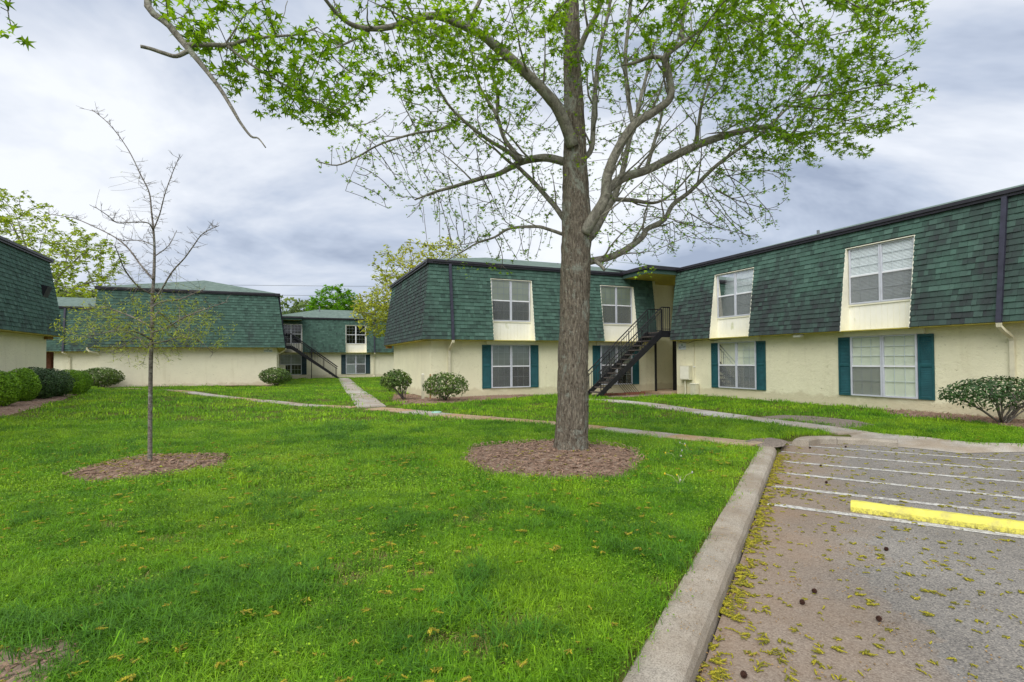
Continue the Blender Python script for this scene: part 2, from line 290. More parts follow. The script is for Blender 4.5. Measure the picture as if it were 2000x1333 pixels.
# ------------------------------------------------------------------ ground sheet
def axis(lo, hi, step, far):
    a = list(np.arange(lo, hi+.001, step)); s = step; p = hi; q = lo
    while p < far: s *= 1.28; p += s; a.append(p)
    s = step
    while q > -far: s *= 1.28; q -= s; a.insert(0, q)
    return a
APRON = [(6.02, 9.28), (6.72, 8.62), (6.98, 8.22), (7.9, 8.28), (9.3, 8.3), (9.4, 8.48), (8.2, 8.50), (7.55, 8.62), (7.25, 9.15), (6.45, 10.05)]
xs = axis(-24, 16, .25, 700); ys = axis(-4, 46, .25, 700)
gv = []; 
for y in ys:
    for x in xs:
        z = hbase(x, y)
        if -7 < x < 17 and -11 < y < 10.5 and (inpoly(x, y, ASPH) or inpoly(x, y, APRON) or (y < 8.3 and -.13 < (x-.83)*.869-(y-2.46)*.495 < 3)): z = -.22
        gv.append((x, y, z - .012))
nx = len(xs); gf = [(j*nx+i, j*nx+i+1, (j+1)*nx+i+1, (j+1)*nx+i) for j in range(len(ys)-1) for i in range(nx-1)]
me = bpy.data.meshes.new('ground'); me.from_pydata(gv, [], gf); me.materials.append(MATS['soil']); me.polygons.foreach_set('use_smooth', [True]*len(gf)); me.update()
tag(link('ground', me), kind='structure')
# asphalt sheet, apron and painted lines
mb = MB(); ax = [(x, y, -.10) for x, y in ASPH]; mb.add(ax, [tuple(range(len(ax)))]); tag(mb.build('parking_asphalt', 'asphalt'), kind='structure')
ap = [(6.02, 9.28), (6.72, 8.62), (6.98, 8.22), (7.9, 8.28), (9.3, 8.3)]; bp = [(6.45, 10.05), (7.25, 9.15), (7.55, 8.62), (8.2, 8.50), (9.4, 8.48)]
mb = MB()
for i in range(4): mb.add([(ap[i][0], ap[i][1], -.094), (ap[i+1][0], ap[i+1][1], -.094), (bp[i+1][0], bp[i+1][1], hbase(*bp[i+1])+.012), (bp[i][0], bp[i][1], hbase(*bp[i])+.012)], [(0, 1, 2, 3)])
tag(mb.build('concrete_apron', 'concrete'), kind='structure')
LINES = [((2.63, 5.44), (4.25, 4.39), .055), ((3.05, 6.20), (4.86, 5.01), .052), ((3.47, 6.95), (5.43, 5.59), .050), ((3.95, 7.67), (6.11, 6.29), .050), ((4.33, 8.48), (6.72, 6.92), .048), ((4.78, 9.17), (7.32, 7.52), .046)]
for k, (a, b, hw) in enumerate(LINES):
    a = Vector(a); b = Vector(b); d = (b-a).normalized(); n = Vector((-d.y, d.x)); b = b + d*3.2; mb = MB(); vs = []; fs = []; m = 40
    for i in range(m+1):
        p = a+(b-a)*(i/m); j1 = rnd.uniform(-.006, .006); j2 = rnd.uniform(-.006, .006)
        vs += [(p.x+n.x*(hw+j1), p.y+n.y*(hw+j1), -.096), (p.x-n.x*(hw+j2), p.y-n.y*(hw+j2), -.096)]
        if i < m: fs.append((2*i, 2*i+1, 2*i+3, 2*i+2))
    mb.add(vs, fs); o = mb.build('painted_line', 'line_paint'); tag(o, kind='structure')
# curb stones
def curb(pts, seg, zt, name_parent):
    P = [Vector((a, b, 0)) for a, b in pts]; prof = [(0, -.16), (.012, .06), (.03, .098), (.06, .118), (.20, .122), (.245, .112), (.262, .085), (.262, -.16)]
    L = [0]
    for i in range(1, len(P)): L.append(L[-1]+(P[i]-P[i-1]).length)
    def at(s):
        for i in range(1, len(P)):
            if s <= L[i] or i == len(P)-1:
                t = (s-L[i-1])/(L[i]-L[i-1]); return P[i-1].lerp(P[i], t), (P[i]-P[i-1]).normalized()
    n = max(1, round(L[-1]/seg)); 
    for k in range(n):
        s0 = L[-1]*k/n+.006; s1 = L[-1]*(k+1)/n-.006; m = max(3, int((s1-s0)/.18)); vs = []; fs = []; c = len(prof); dz = rnd.uniform(-.006, .006)
        for i in range(m+1):
            p, d = at(s0+(s1-s0)*i/m); nn = Vector((-d.y, d.x, 0))
            for (a, z) in prof:
                j = rnd.uniform(-.0035, .0035); q = p+nn*(a+j); vs.append((q.x, q.y, -.10+min(z, .2)*(zt/.122 if z > 0 else 1)+j+dz))
        for i in range(m):
            for a in range(c-1): fs.append((i*c+a, i*c+a+1, (i+1)*c+a+1, (i+1)*c+a))
        fs += [tuple(range(c)), tuple(m*c+a for a in range(c))]
        mb = MB(); mb.add(vs, fs); mb.build('curb_stone', 'curb_stone', name_parent, smooth=False)
ce = empty('curb', (0, 0, 0), kind='structure'); curb([(-5.35, -8.4), (4.14, 8.22)], 2.75, .122, ce)
c2 = empty('curb', (0, 0, 0), kind='structure'); curb([(6.62, 9.02), (6.28, 9.28), (5.85, 9.46), (5.30, 9.47), (4.98, 9.30), (4.80, 9.05)][::1], 1.4, .112, c2)
# footpaths laid in slabs
PATHS = []
def path(name, pts, width, seg, mats, zoff=.014):
    P = [Vector((a, b)) for a, b in pts]; L = [0]
    for i in range(1, len(P)): L.append(L[-1]+(P[i]-P[i-1]).length)
    PATHS.append(([(p.x, p.y) for p in P], width)); e = empty(name, (P[0].x, P[0].y, 0), kind='structure'); o = Vector((P[0].x, P[0].y, 0))
    def at(s):
        for i in range(1, len(P)):
            if s <= L[i] or i == len(P)-1:
                t = (s-L[i-1])/(L[i]-L[i-1]); d = (P[i]-P[i-1]).normalized()
                if i < len(P)-1 and t > .5: d = d.lerp((P[i+1]-P[i]).normalized(), (t-.5)*1.0).normalized()
                elif i > 1 and t < .5: d = d.lerp((P[i-1]-P[i-2]).normalized(), (.5-t)*1.0).normalized()
                return P[i-1].lerp(P[i], t), d
    n = max(1, round(L[-1]/seg))
    for k in range(n):
        s0 = L[-1]*k/n+.007; s1 = L[-1]*(k+1)/n-.007; mb = MB(); top = []; m = 3; dz = rnd.uniform(-.006, .008)
        for i in range(m+1):
            p, d = at(s0+(s1-s0)*i/m); nn = Vector((-d.y, d.x))
            for sg in (1, -1):
                q = p+nn*sg*width/2; top.append(Vector((q.x, q.y, hbase(q.x, q.y)+zoff+dz))-o)
        for i in range(m):
            a, b_, c, d_ = top[2*i], top[2*i+1], top[2*i+3], top[2*i+2]; dn = Vector((0, 0, -.12))
            mb.hexa([a+dn, b_+dn, c+dn, d_+dn, a, b_, c, d_])
        mb.build('slab', mats[k % len(mats)], e)
path('footpath', [(-4.28, 15.95), (-5.93, 20.7), (-8.5, 27.7), (-14.2, 44.2)], .86, 1.5, ['concrete', 'concrete', 'concrete', 'concrete', 'concrete', 'concrete_clean', 'concrete'])
path('footpath', [(-19, 24.6), (-11.5, 19.75), (-6.65, 17.0), (-4.75, 15.95)], .55, 1.5, ['concrete', 'concrete_clay', 'concrete'])
path('footpath', [(-4.1, 15.45), (-3.4, 14.95), (-1.3, 13.15), (.88, 11.4), (2.53, 10.0), (3.95, 8.5)], .64, 1.5, ['concrete_clay', 'concrete', 'concrete_clay', 'concrete_clay'])
path('footpath', [(2.3, 18.85), (3.35, 18.45), (4.73, 14.5), (5.52, 12.3), (6.05, 10.9), (6.35, 9.75)], .74, 1.4, ['concrete', 'concrete_clean', 'concrete'])
# planting beds and worn patches: (outline, material)
BEDS = []
def bed(name, pts, mat, z=.03, dome=0.0, chips=0, gp=.012):
    n = len(pts); cx = sum(p[0] for p in pts)/n; cy = sum(p[1] for p in pts)/n; vs = []; fs = []; rings = 6
    BEDS.append((pts, gp))
    for r in range(rings+1):
        k = r/rings
        for (x, y) in pts:
            X = cx+(x-cx)*k; Y = cy+(y-cy)*k
            vs.append((X, Y, hbase(X, Y)+(z*smooth(1.0, .9, k)-.015*smooth(.93, 1, k))+dome*(1-k*k)+.012*mnoise.noise((X*5, Y*5, 1))))
    for r in range(rings):
        for i in range(n): fs.append((r*n+i, r*n+(i+1) % n, (r+1)*n+(i+1) % n, (r+1)*n+i))
    mb = MB(); mb.add(vs, fs); o = tag(mb.build(name, mat, smooth=True), kind='structure')
    if chips:
        mb = MB(); xs_ = [p[0] for p in pts]; ys_ = [p[1] for p in pts]; c = 0
        while c < chips:
            X = rnd.uniform(min(xs_), max(xs_)); Y = rnd.uniform(min(ys_), max(ys_))
            if not inpoly(X, Y, pts): continue
            c += 1; k = max(abs(X-cx)/(max(xs_)-cx+.01), abs(Y-cy)/(max(ys_)-cy+.01)); a = rnd.uniform(0, 6.28); l = rnd.uniform(.012, .045); ww = rnd.uniform(.003, .009); zz = hbase(X, Y)+z+dome*max(0, 1-k*k)+rnd.uniform(0, .018); t = rnd.uniform(-.4, .4)
            d = Vector((math.cos(a), math.sin(a), t))*l; s_ = Vector((-math.sin(a), math.cos(a), rnd.uniform(-.4, .4)))*ww; p = Vector((X, Y, zz)); mb.add([p-d-s_, p+d-s_, p+d+s_, p-d+s_], [(0, 1, 2, 3)])
        ch = mb.build('mulch_chips', 'mulch_chip', o, fixn=False); tag(ch, kind='stuff')
def ell(cx, cy, rx, ry, rot=0, n=40, j=.08, seed=0):
    q = random.Random(seed); return [(cx+math.cos(rot)*rx*math.cos(a)*k-math.sin(rot)*ry*math.sin(a)*k, cy+math.sin(rot)*rx*math.cos(a)*k+math.cos(rot)*ry*math.sin(a)*k) for a, k in [(6.2832*i/n, 1+j*mnoise.noise((math.cos(6.2832*i/n)*1.7, math.sin(6.2832*i/n)*1.7, seed))+q.uniform(-.02, .02)) for i in range(n)]]
bed('tree_bed', ell(.58, 7.72, 1.36, 1.36, n=64, j=.20, seed=3), 'mulch', .02, .07, 2600, .035)
bed('tree_bed', ell(-4.85, 7.06, .92, .86, n=56, j=.22, seed=5), 'mulch', .02, .06, 1400, .035)
MBED = [W(18.88, 4.9), W(18.88, 9.3), W(18.2, 8.6), W(17.5, 7.0), W(17.0, 5.9), W(16.6, 4.6), W(16.9, 3.6), W(18.2, 3.4), W(20.0, 3.75), W(22.4, 4.25), W(22.2, 4.9)]
bed('mulch_bed', [(p.x, p.y) for p in MBED], 'mulch', .03, .03, 1500)
RBED = [W(8.9, 14.98), W(3.5, 14.98), W(3.5, 12.8), W(5.4, 13.2), W(6.4, 13.6), W(8.1, 13.9), W(9.0, 14.5)]
bed('mulch_bed', [(p.x, p.y) for p in RBED], 'mulch', .03, .03, 1600)
XBED = [W(24.6, -8.3), W(13, -8.3), W(13, -5.9), W(18, -6.1), W(20.8, -6.35), W(23.5, -6.75), W(24.6, -7.4)]
bed('mulch_bed', [(p.x, p.y) for p in XBED], 'mulch', .03, .03, 600)
LBED = [W(31.47, .2), W(31.47, -8.2), W(30.9, -8.4), W(30.6, -6.8), W(31.0, -5.6), W(31.15, -3), W(31.0, -1.6), W(30.3, -.8), W(30.4, .35)]
bed('mulch_bed', [(p.x, p.y) for p in LBED], 'mulch', .03, .02, 0)
bed('worn_ground', [(6.0, 12.7), (6.6, 13.1), (7.2, 12.7), (7.7, 11.6), (7.6, 10.8), (6.9, 10.3), (6.6, 10.6), (6.3, 11.5)], 'gravel_dark', .012, .01, 0, .05)
bed('worn_ground', [(3.75, 8.75), (4.15, 9.2), (4.62, 9.35), (4.72, 9.0), (4.35, 8.45), (4.1, 8.3)], 'gravel_dark', .012, .0, 0, .05)
bed('worn_ground', ell(-2.58, 2.36, .60, .34, .25, 36, .35, 8), 'bare_earth', .008, .0, 300, .10)
bed('worn_ground', [tuple(W(a, b_)[:2]) for a, b_ in ((17.1, 11.6), (17.2, 14.9), (18.9, 14.9), (18.9, 11.6))], 'bare_earth', .012, .0)
# ------------------------------------------------------------------ buildings
E_Z = 5.02; M_Z = 2.19; T_B = .42; T_T = .05          # eave, mansard foot, outward offset of the mansard at foot and eave
class Fac:
    """a wall plane: s along the wall, t outwards, z up, in the coordinates of the building's own empty"""
    def __init__(f, b, kind, plane, zo=0): f.b = b; f.kind = kind; f.pl = plane; f.zo = zo
    def P(f, s, t, z):
        z += f.zo
        if f.kind == 'M': return Vector((s-f.b.v0, f.pl-t-f.b.u0, z))
        if f.kind == 'R': return Vector((f.pl-t-f.b.v0, s-f.b.u0, z))
        if f.kind == 'X': return Vector((f.pl+t-f.b.v0, s-f.b.u0, z))
    def box(f, mb, s0, s1, t0, t1, z0, z1, tt=.5):
        mb.hexa([f.P(s0, t0, z0), f.P(s1, t0, z0), f.P(s1, t1, z0), f.P(s0, t1, z0), f.P(s0, t0, z1), f.P(s1, t0, z1), f.P(s1, t1, z1), f.P(s0, t1, z1)], tt)
    def part(f, name, mat, boxes, parent=None):
        mb = MB(); [f.box(mb, *b) for b in boxes]; return mb.build(name, mat, parent or f.b.e)
class Bld:
    def __init__(b, u0, v0, label, zo=0):
        b.u0 = u0; b.v0 = v0; b.e = empty('apartment_building', W(u0, v0, 0), TH, label=label, cat='building', group='mansard apartment buildings around the lawn')
    def wall(b, u0, u1, v0, v1, z1, mat='stucco'):
        mb = MB(); mb.box((v0-b.v0, u0-b.u0, -.4), (v1-b.v0, u1-b.u0, z1)); return mb.build('wall', mat, b.e)
    def roof(b, u0, u1, v0, v1, z, sl=.27, ov=.1):
        u0 -= ov; u1 += ov; v0 -= ov; v1 += ov; mb = MB(); L = lambda u, v, zz: (v-b.v0, u-b.u0, zz); du = u1-u0; dv_ = v1-v0; h = min(du, dv_)/2; zr = z+h*sl
        if du < dv_: r1, r2 = L((u0+u1)/2, v0+h, zr), L((u0+u1)/2, v1-h, zr)
        else: r1, r2 = L(u0+h, (v0+v1)/2, zr), L(u1-h, (v0+v1)/2, zr)
        a, bb, c, d = L(u0, v0, z), L(u0, v1, z), L(u1, v1, z), L(u1, v0, z)
        if du < dv_: fs = [(0, 1, 5, 4), (1, 2, 5), (2, 3, 4, 5), (3, 0, 4)]
        else: fs = [(0, 1, 4), (1, 2, 5, 4), (2, 3, 5), (3, 0, 4, 5)]
        mb.add([a, bb, c, d, r1, r2], fs+[(3, 2, 1, 0)]); return mb.build('roof', 'roof_shingle', b.e)
def tz(z): return T_T+(T_B-T_T)*(E_Z-z)/(E_Z-M_Z)
CAMP = Vector((0, 0, CAMZ))
_shm = {}
def mansard(f, s0, s1, hip0=False, hip1=False, opens=(), mat='shingle', single=0, seed=1, courses=20, chunk=None):
    """sloped shingle skirt; opens: (s0, s1, ztop) cut from the foot up to ztop. single: how many shingles become objects of their own"""
    q = random.Random(seed); b = f.b; dz = (E_Z-M_Z)/courses; lst = []; mb = MB()
    # backing felt, just behind the shingles
    cuts = sorted(opens); xs_ = [s0]+[v for o in cuts for v in (o[0], o[1])]+[s1]
    def ends(z): return (s0-(tz(z) if hip0 else 0), s1+(tz(z) if hip1 else 0))
    def slab(a, c, za, zb):
        t0, t1 = tz(za), tz(zb); a0 = ends(za)[0] if a is None else a; a1 = ends(zb)[0] if a is None else a; c0 = ends(za)[1] if c is None else c; c1 = ends(zb)[1] if c is None else c
        mb.hexa([f.P(a0, t0-.05, za), f.P(c0, t0-.05, za), f.P(c0, t0-.004, za), f.P(a0, t0-.004, za), f.P(a1, t1-.05, zb), f.P(c1, t1-.05, zb), f.P(c1, t1-.004, zb), f.P(a1, t1-.004, zb)])
    prev = None
    for o in cuts: slab(prev, o[0], M_Z, E_Z); slab(o[0], o[1], o[2], E_Z); prev = o[1]
    slab(prev, None, M_Z, E_Z); mb.build('mansard_backing', 'felt', b.e)
    for i in range(courses):
        za = M_Z+i*dz; zb = za+dz; lo, hi = ends(za); seglist = [(lo, hi)]
        for o in cuts:
            if za < o[2]-.02: seglist = [s for a, c in seglist for s in ((a, min(c, o[0])), (max(a, o[1]), c)) if s[1]-s[0] > .02]
        for a, c in seglist:
            p = a-q.uniform(0, .2); 
            while p < c:
                wd = q.choice((.10, .13, .16, .18, .22)); x0, x1 = max(a, p), min(c, p+wd); p += wd
                if x1-x0 > .015: lst.append((x0, x1, za, zb, q.random(), q.choice((.018, .022, .028))))
    def corners(it, lap=.012):
        x0, x1, za, zb, tn, th = it; ta, tb = tz(za), tz(zb+lap); return (f.P(x0+.0015, ta, za), f.P(x1-.0015, ta, za), f.P(x1-.0015, tb, zb+lap), f.P(x0+.0015, tb, zb+lap)), th
    def vis(it):
        w_ = W(b.u0, b.v0); cc, _ = corners(it); p = (cc[0]+cc[2])/2; p = Matrix.Rotation(TH, 3, 'Z') @ p + w_; d = (p-CAMP)
        if d.y < 1 or abs(d.x/d.y) > .975: return 0
        return (it[1]-it[0])*1/(d.length**2)
    order = sorted(lst, key=vis, reverse=True); own = order[:single]; rest = order[single:]
    n0 = None
    for it in own:
        (p0, p1, p2, p3), th = corners(it); wd = round(it[1]-it[0], 2); up = (p3-p0); hgt = up.length; up.normalize(); es = (p1-p0).normalized(); nrm = es.cross(up)
        outw = f.P(0, 1, 0)-f.P(0, 0, 0)
        org = p0
        if nrm.dot(outw) < 0: es = -es; nrm = es.cross(up); org = p1
        key = (wd, round(th, 3), mat)
        if key not in _shm:
            m_ = MB(); m_.add([(0, 0, 0), (wd-.003, 0, 0), (wd-.003, 0, th), (0, 0, th), (0, .155, 0), (wd-.003, .155, 0), (wd-.003, .155, .002), (0, .155, .002)], [(0, 1, 2, 3), (3, 2, 6, 7), (1, 5, 6, 2), (0, 3, 7, 4), (4, 7, 6, 5), (0, 4, 5, 1)]); _shm[key] = m_.mesh('shingle', mat)
        o = link('shingle', _shm[key], b.e); mt = Matrix((es, up, nrm)).transposed().to_4x4(); mt.translation = org; o.matrix_local = mt
    m_ = MB(); outw = f.P(0, 1, 0)-f.P(0, 0, 0)
    for it in rest:
        (p0, p1, p2, p3), th = corners(it); o = outw*th; o2 = outw*.002
        m_.add([p0, p1, p1+o, p0+o, p2+o2, p3+o2], [(0, 1, 2, 3), (3, 2, 4, 5), (0, 3, 5), (1, 4, 2)], it[4])
    if rest: tag(m_.build('shingles', mat, b.e, tint=True), kind='stuff')
    # soffit under the foot, gutter at the eave
    f.part('soffit', 'soffit', [(s0-(T_B-.02 if hip0 else 0), s1+(T_B-.02 if hip1 else 0), -.02, T_B-.015, M_Z-.03, M_Z-.004)])
def gutter(f, s0, s1):
    f.part('gutter', 'gutter', [(s0, s1, -.06, .13, E_Z-.015, E_Z+.05), (s0, s1, -.06, .17, E_Z+.05, E_Z+.135)])
def window(f, s0, s1, z0, z1, metal='window_metal', back=('blind_cream',)*4, slats=False, screens=(), grid=True, hung=.5, t0=0.0, fw=.045):
    """double unit: two hung windows side by side; parts: frame, four panes, muntins, sash rails, blinds, screens"""
    mid = (s0+s1)/2; zm = z0+(z1-z0)*hung; mb = MB(); T = t0+.06
    for a, c in ((s0, s0+fw), (s1-fw, s1), (mid-fw, mid-.004), (mid+.004, mid+fw)): f.box(mb, a, c, t0, T, z0, z1)
    for a, c in ((s0+fw, mid-fw), (mid+fw, s1-fw)):
        f.box(mb, a, c, t0, T-.002, z0, z0+.04); f.box(mb, a, c, t0, T-.002, z1-.035, z1)
    win = mb.build('window', metal, f.b.e)
    k = 0
    for a, c in ((s0+fw, mid-fw), (mid+fw, s1-fw)):
        f.part('sash_rail', 'window_white', [(a, c, t0+.034, T-.008, zm-.022, zm+.022)], win)
        mu = MB()
        for (lo, hi, rows) in ((z0+.04, zm-.022, 1), (zm+.022, z1-.035, 2)):
            up = lo > zm; bm_ = back[k]; k += 1
            pm = MB(); pm.add([f.P(a, t0+.038, lo), f.P(c, t0+.038, lo), f.P(c, t0+.038, hi), f.P(a, t0+.038, hi)], [(0, 1, 2, 3)]); pm.build('pane', 'glass', win, fixn=False)
            if slats and bm_.startswith('blind'):
                sm = MB(); n = int((hi-lo)/.036)
                for i in range(n):
                    zc = lo+(i+.5)*(hi-lo)/n; sm.add([f.P(a, t0+.010, zc+.0155), f.P(c, t0+.010, zc+.0155), f.P(c, t0+.019, zc-.0155), f.P(a, t0+.019, zc-.0155)], [(0, 1, 2, 3)])
                sm.build('blind', bm_, win, fixn=False); f.part('dark_room', 'room_dark', [(a, c, t0+.001, t0+.004, lo, hi)], win)
            else: f.part('blind' if bm_.startswith('blind') else 'dark_room', bm_, [(a, c, t0+.001, t0+.008, lo, hi)], win)
            if grid:
                for j in (1, 2): f.box(mu, a+(c-a)*j/3-.007, a+(c-a)*j/3+.007, t0+.026, t0+.034, lo, hi)
                for j in range(1, rows+1): f.box(mu, a, c, t0+.0255, t0+.0345, lo+(hi-lo)*j/(rows+1)-.007, lo+(hi-lo)*j/(rows+1)+.007)
            if (k-1) in screens: f.part('insect_screen', 'screen', [(a, c, t0+.046, t0+.048, lo, hi)], win)
        if mu.v: mu.build('muntins', 'muntin', win)
    return win
def shutter(f, s0, s1, z0, z1, mat='shutter'):
    zm = z0+(z1-z0)*.52; w_ = .045
    o = f.part('shutter', mat, [(s0, s0+w_, .0, .04, z0, z1), (s1-w_, s1, .0, .04, z0, z1), (s0+w_, s1-w_, 0, .038, z0, z0+.07), (s0+w_, s1-w_, 0, .038, z1-.07, z1), (s0+w_, s1-w_, 0, .038, zm-.035, zm+.035)])
    mb = MB()
    for lo, hi in ((z0+.07, zm-.035), (zm+.035, z1-.07)):
        n = 17
        for i in range(n):
            zc = lo+(i+.5)*(hi-lo)/n; h_ = (hi-lo)/n*.5
            mb.add([f.P(s0+w_, .008, zc+h_), f.P(s1-w_, .008, zc+h_), f.P(s1-w_, .030, zc-h_), f.P(s0+w_, .030, zc-h_)], [(0, 1, 2, 3)])
    mb.build('louvres', mat if mat != 'shutter' else 'shutter_slat', o, fixn=False)
def bay(f, s0, s1, up={}, lo={}, shut=(.36, .36), smat='shutter', boards=12, hdr=.18):
    """a window bay: window upstairs in its dormer cut with boards and cheeks, window below with shutters"""
    zt = 4.56; zs = 2.94
    window(f, s0, s1, zs, 4.54, t0=0, **up); window(f, s0, s1, .34, 2.02, **lo)
    a0 = s0-.04; a1 = s1+.04
    if boards:
        n = boards; wd = (a1-a0)/n
        mesh0 = None
        for i in range(n): f.part('board', 'board', [(a0+i*wd+.005, a0+(i+1)*wd-.005, 0, .022, M_Z-.02, zs-.045)])
        f.part('board_backing', 'trim', [(a0, a1, 0, .014, M_Z-.02, zs-.03)])
    else: f.part('board', 'board', [(a0, a1, 0, .02, M_Z-.02, zs-.03)])
    f.part('sill', 'trim', [(a0, a1, 0, .05, zs-.045, zs-.002)])
    f.part('header_trim', 'trim', [(s0-hdr, s1+hdr, 0, .07, 2.025, M_Z-.035), (s0-hdr, s1+hdr, 0, .085, M_Z-.036, M_Z-.02)])
    for sgn, s in ((-1, a0), (1, a1)):
        mb = MB(); i_, o_ = s-.012, s+.012
        mb.hexa([f.P(i_, 0, M_Z-.02), f.P(o_, 0, M_Z-.02), f.P(o_, tz(M_Z)+.012, M_Z-.02), f.P(i_, tz(M_Z)+.012, M_Z-.02), f.P(i_, 0, zt), f.P(o_, 0, zt), f.P(o_, tz(zt)+.012, zt), f.P(i_, tz(zt)+.012, zt)])
        mb.build('dormer_cheek', 'trim', f.b.e)
    f.part('dormer_head', 'trim', [(a0, a1, 0, tz(zt)+.004, zt-.012, zt+.01)])
    if shut[0]: shutter(f, s0-shut[0]-.01, s0-.01, .33, 2.01, smat)
    if shut[1]: shutter(f, s1+.01, s1+shut[1]+.01, .33, 2.01, smat)
    return (a0, a1, zt)
def downspout(f, s, base=.05, side=.0):
    mb = MB(); axw = f.P(1, 0, 0)-f.P(0, 0, 0); mb.sweep([f.P(s, tz(E_Z)+.06, E_Z), f.P(s, tz(M_Z)+.05, M_Z-.02)], axw, .05, .035); o = mb.build('downspout', 'downspout_dark', f.b.e)
    mb = MB(); mb.sweep([f.P(s, T_B+.05, M_Z-.022), f.P(s, T_B+.04, M_Z-.10), f.P(s+side*.5, T_B-.08, M_Z-.2), f.P(s+side, .10, M_Z-.33), f.P(s+side, .05, M_Z-.42), f.P(s+side, .05, base+.12), f.P(s+side, .09, base+.05), f.P(s+side, .22, base)], axw, .045, .032); mb.build('lower_downspout', 'cream_metal', f.b.e)
def roof_pipe(b, u, v, z0, z1, r=.04):
    mb = MB(); mb.tube([(v-b.v0, u-b.u0, z0), (v-b.v0, u-b.u0, z1)], r, 10); mb.build('vent_pipe', 'pipe_grey', b.e)
# --- right wing
bR = Bld(17.2, 15.0, 'long right-hand wing of the green mansard apartments beside the parking bay')
bR.wall(-2, 17.28, 15.0, 22.5, 5.0); fR = Fac(bR, 'R', 15.0)
B4 = ('blind_cream',)*4
oR = [bay(fR, 8.21, 9.94, up=dict(back=('blind_white',)*4, slats=True, screens=(0, 2)), lo=dict(back=('blind_cream', 'blind_cream', 'blind_cream', 'blind_cream'), screens=(2,))),
      bay(fR, 13.24, 14.95, up=dict(back=('blind_white',)*4, slats=True, screens=(0, 2)), lo=dict(back=('blind_grey', 'blind_cream', 'blind_grey', 'blind_cream'), screens=(0, 2)))]
mansard(fR, -2, 17.18, opens=oR, single=300, seed=11); gutter(fR, -2, 17.2); downspout(fR, 6.33, .05, -.05)
bR.roof(-2, 17.28, 15, 22.5, E_Z+.13); roof_pipe(bR, 12.72, 17.5, 5.3, 5.98, .05)
# --- middle block
bM = Bld(18.9, 4.96, 'green mansard block behind the big tree, gable end turned to the lawn path')
bM.wall(18.9, 26.0, 4.96, 15.24, 5.0); fM = Fac(bM, 'M', 18.9)
oM = [bay(fM, 7.34, 9.0, up=dict(back=('blind_grey', 'blind_cream', 'blind_grey', 'blind_cream'), screens=(0, 2)), lo=dict(back=('blind_grey', 'blind_grey', 'room_dark', 'blind_grey'), screens=(0, 2))),
      bay(fM, 12.30, 13.92, up=dict(back=B4, screens=(0, 2)), lo=dict(back=('room_dark', 'blind_grey', 'room_dark', 'blind_grey'), screens=(0,)))]
mansard(fM, 4.96, 15.02, hip0=True, opens=oM, single=300, seed=12, mat='shingle_clean'); gutter(fM, 4.80, 13.5); downspout(fM, 5.68, .05, -.03)
fMg = Fac(bM, 'R', 4.96); mansard(fMg, 18.9, 26.0, hip0=True, hip1=True, seed=13, mat='shingle_stained'); gutter(fMg, 18.74, 26.16)
bM.roof(18.9, 26.0, 4.96, 17.0, E_Z+.13); roof_pipe(bM, 21.5, 11.71, 5.3, 5.93, .04)
mb = MB()      # shingled hip strip over the front left corner
for i in range(20):
    za = M_Z+i*(E_Z-M_Z)/20; zb = za+(E_Z-M_Z)/20+.015
    for k in (0,):
        c0 = fM.P(4.96-tz(za)-.016, tz(za)+.016, za); c1 = fM.P(4.96-tz(zb)-.006, tz(zb)+.006, zb); a0 = fM.P(4.96-tz(za)+.17, tz(za)+.016, za); a1 = fM.P(4.96-tz(zb)+.17, tz(zb)+.006, zb); d0 = fMg.P(18.9-tz(za)+.17, tz(za)+.016, za); d1 = fMg.P(18.9-tz(zb)+.17, tz(zb)+.006, zb)
        mb.add([c0, c1, a0, a1, d0, d1], [(0, 2, 3, 1), (0, 1, 5, 4)], rnd.random())
mb.build('hip_cap', 'shingle_clean', bM.e, tint=True, fixn=False)
fMg.part('beam_end', 'wood_end', [(25.9, 26.05, .1, .38, M_Z-.16, M_Z-.034)])
# --- passage between middle block and right wing
pz = Fac(bM, 'M', 19.7)
pz.part('passage_wall', 'stucco', [(15.24, 17.0, -.2, 0, -.3, 5.1)])
fM.part('passage_floor', 'concrete_clay', [(14.4, 18.5, -4.0, 1.55, -.25, .035)])
mb = MB(); L2 = lambda u, v, z: (v-bM.v0, u-bM.u0, z)
mb.hexa([L2(17.12, 13.45, 4.90), L2(17.12, 17.5, 4.90), L2(22, 17.5, 4.90), L2(22, 13.45, 4.90), L2(17.12, 13.45, 4.93), L2(17.12, 17.5, 4.93), L2(22, 17.5, 4.93), L2(22, 13.45, 4.93)]); mb.build('canopy_soffit', 'soffit', bM.e)
mb = MB(); mb.box((13.44-bM.v0, 17.10-bM.u0, 4.89), (15.05-bM.v0, 17.13-bM.u0, 5.10)); mb.box((13.43-bM.v0, 17.131-bM.u0, 4.89), (13.46-bM.v0, 18.86-bM.u0, 5.10)); mb.build('canopy_band', 'shingle_clean', bM.e)
mb = MB(); mb.box((13.36-bM.v0, 17.02-bM.u0, 5.06), (15.1-bM.v0, 17.10-bM.u0, 5.20)); mb.box((13.35-bM.v0, 17.021-bM.u0, 5.06), (13.43-bM.v0, 18.88-bM.u0, 5.20)); mb.build('canopy_gutter', 'gutter', bM.e)
mb = MB(); mb.add([L2(17.05, 13.38, 5.19), L2(17.05, 16, 5.19), L2(20.5, 16, 6.0), L2(20.5, 13.38, 6.0)], [(0, 1, 2, 3)]); mb.build('canopy_roof', 'roof_shingle', bM.e)
mb = MB(); mb.box((17.0-bM.v0, 19.5-bM.u0, -.3), (17.1-bM.v0, 24-bM.u0, 5)); mb.box((15.0-bM.v0, 23-bM.u0, -.3), (18.2-bM.v0, 23.1-bM.u0, 5)); mb.build('passage_back', 'room_dark', bM.e)
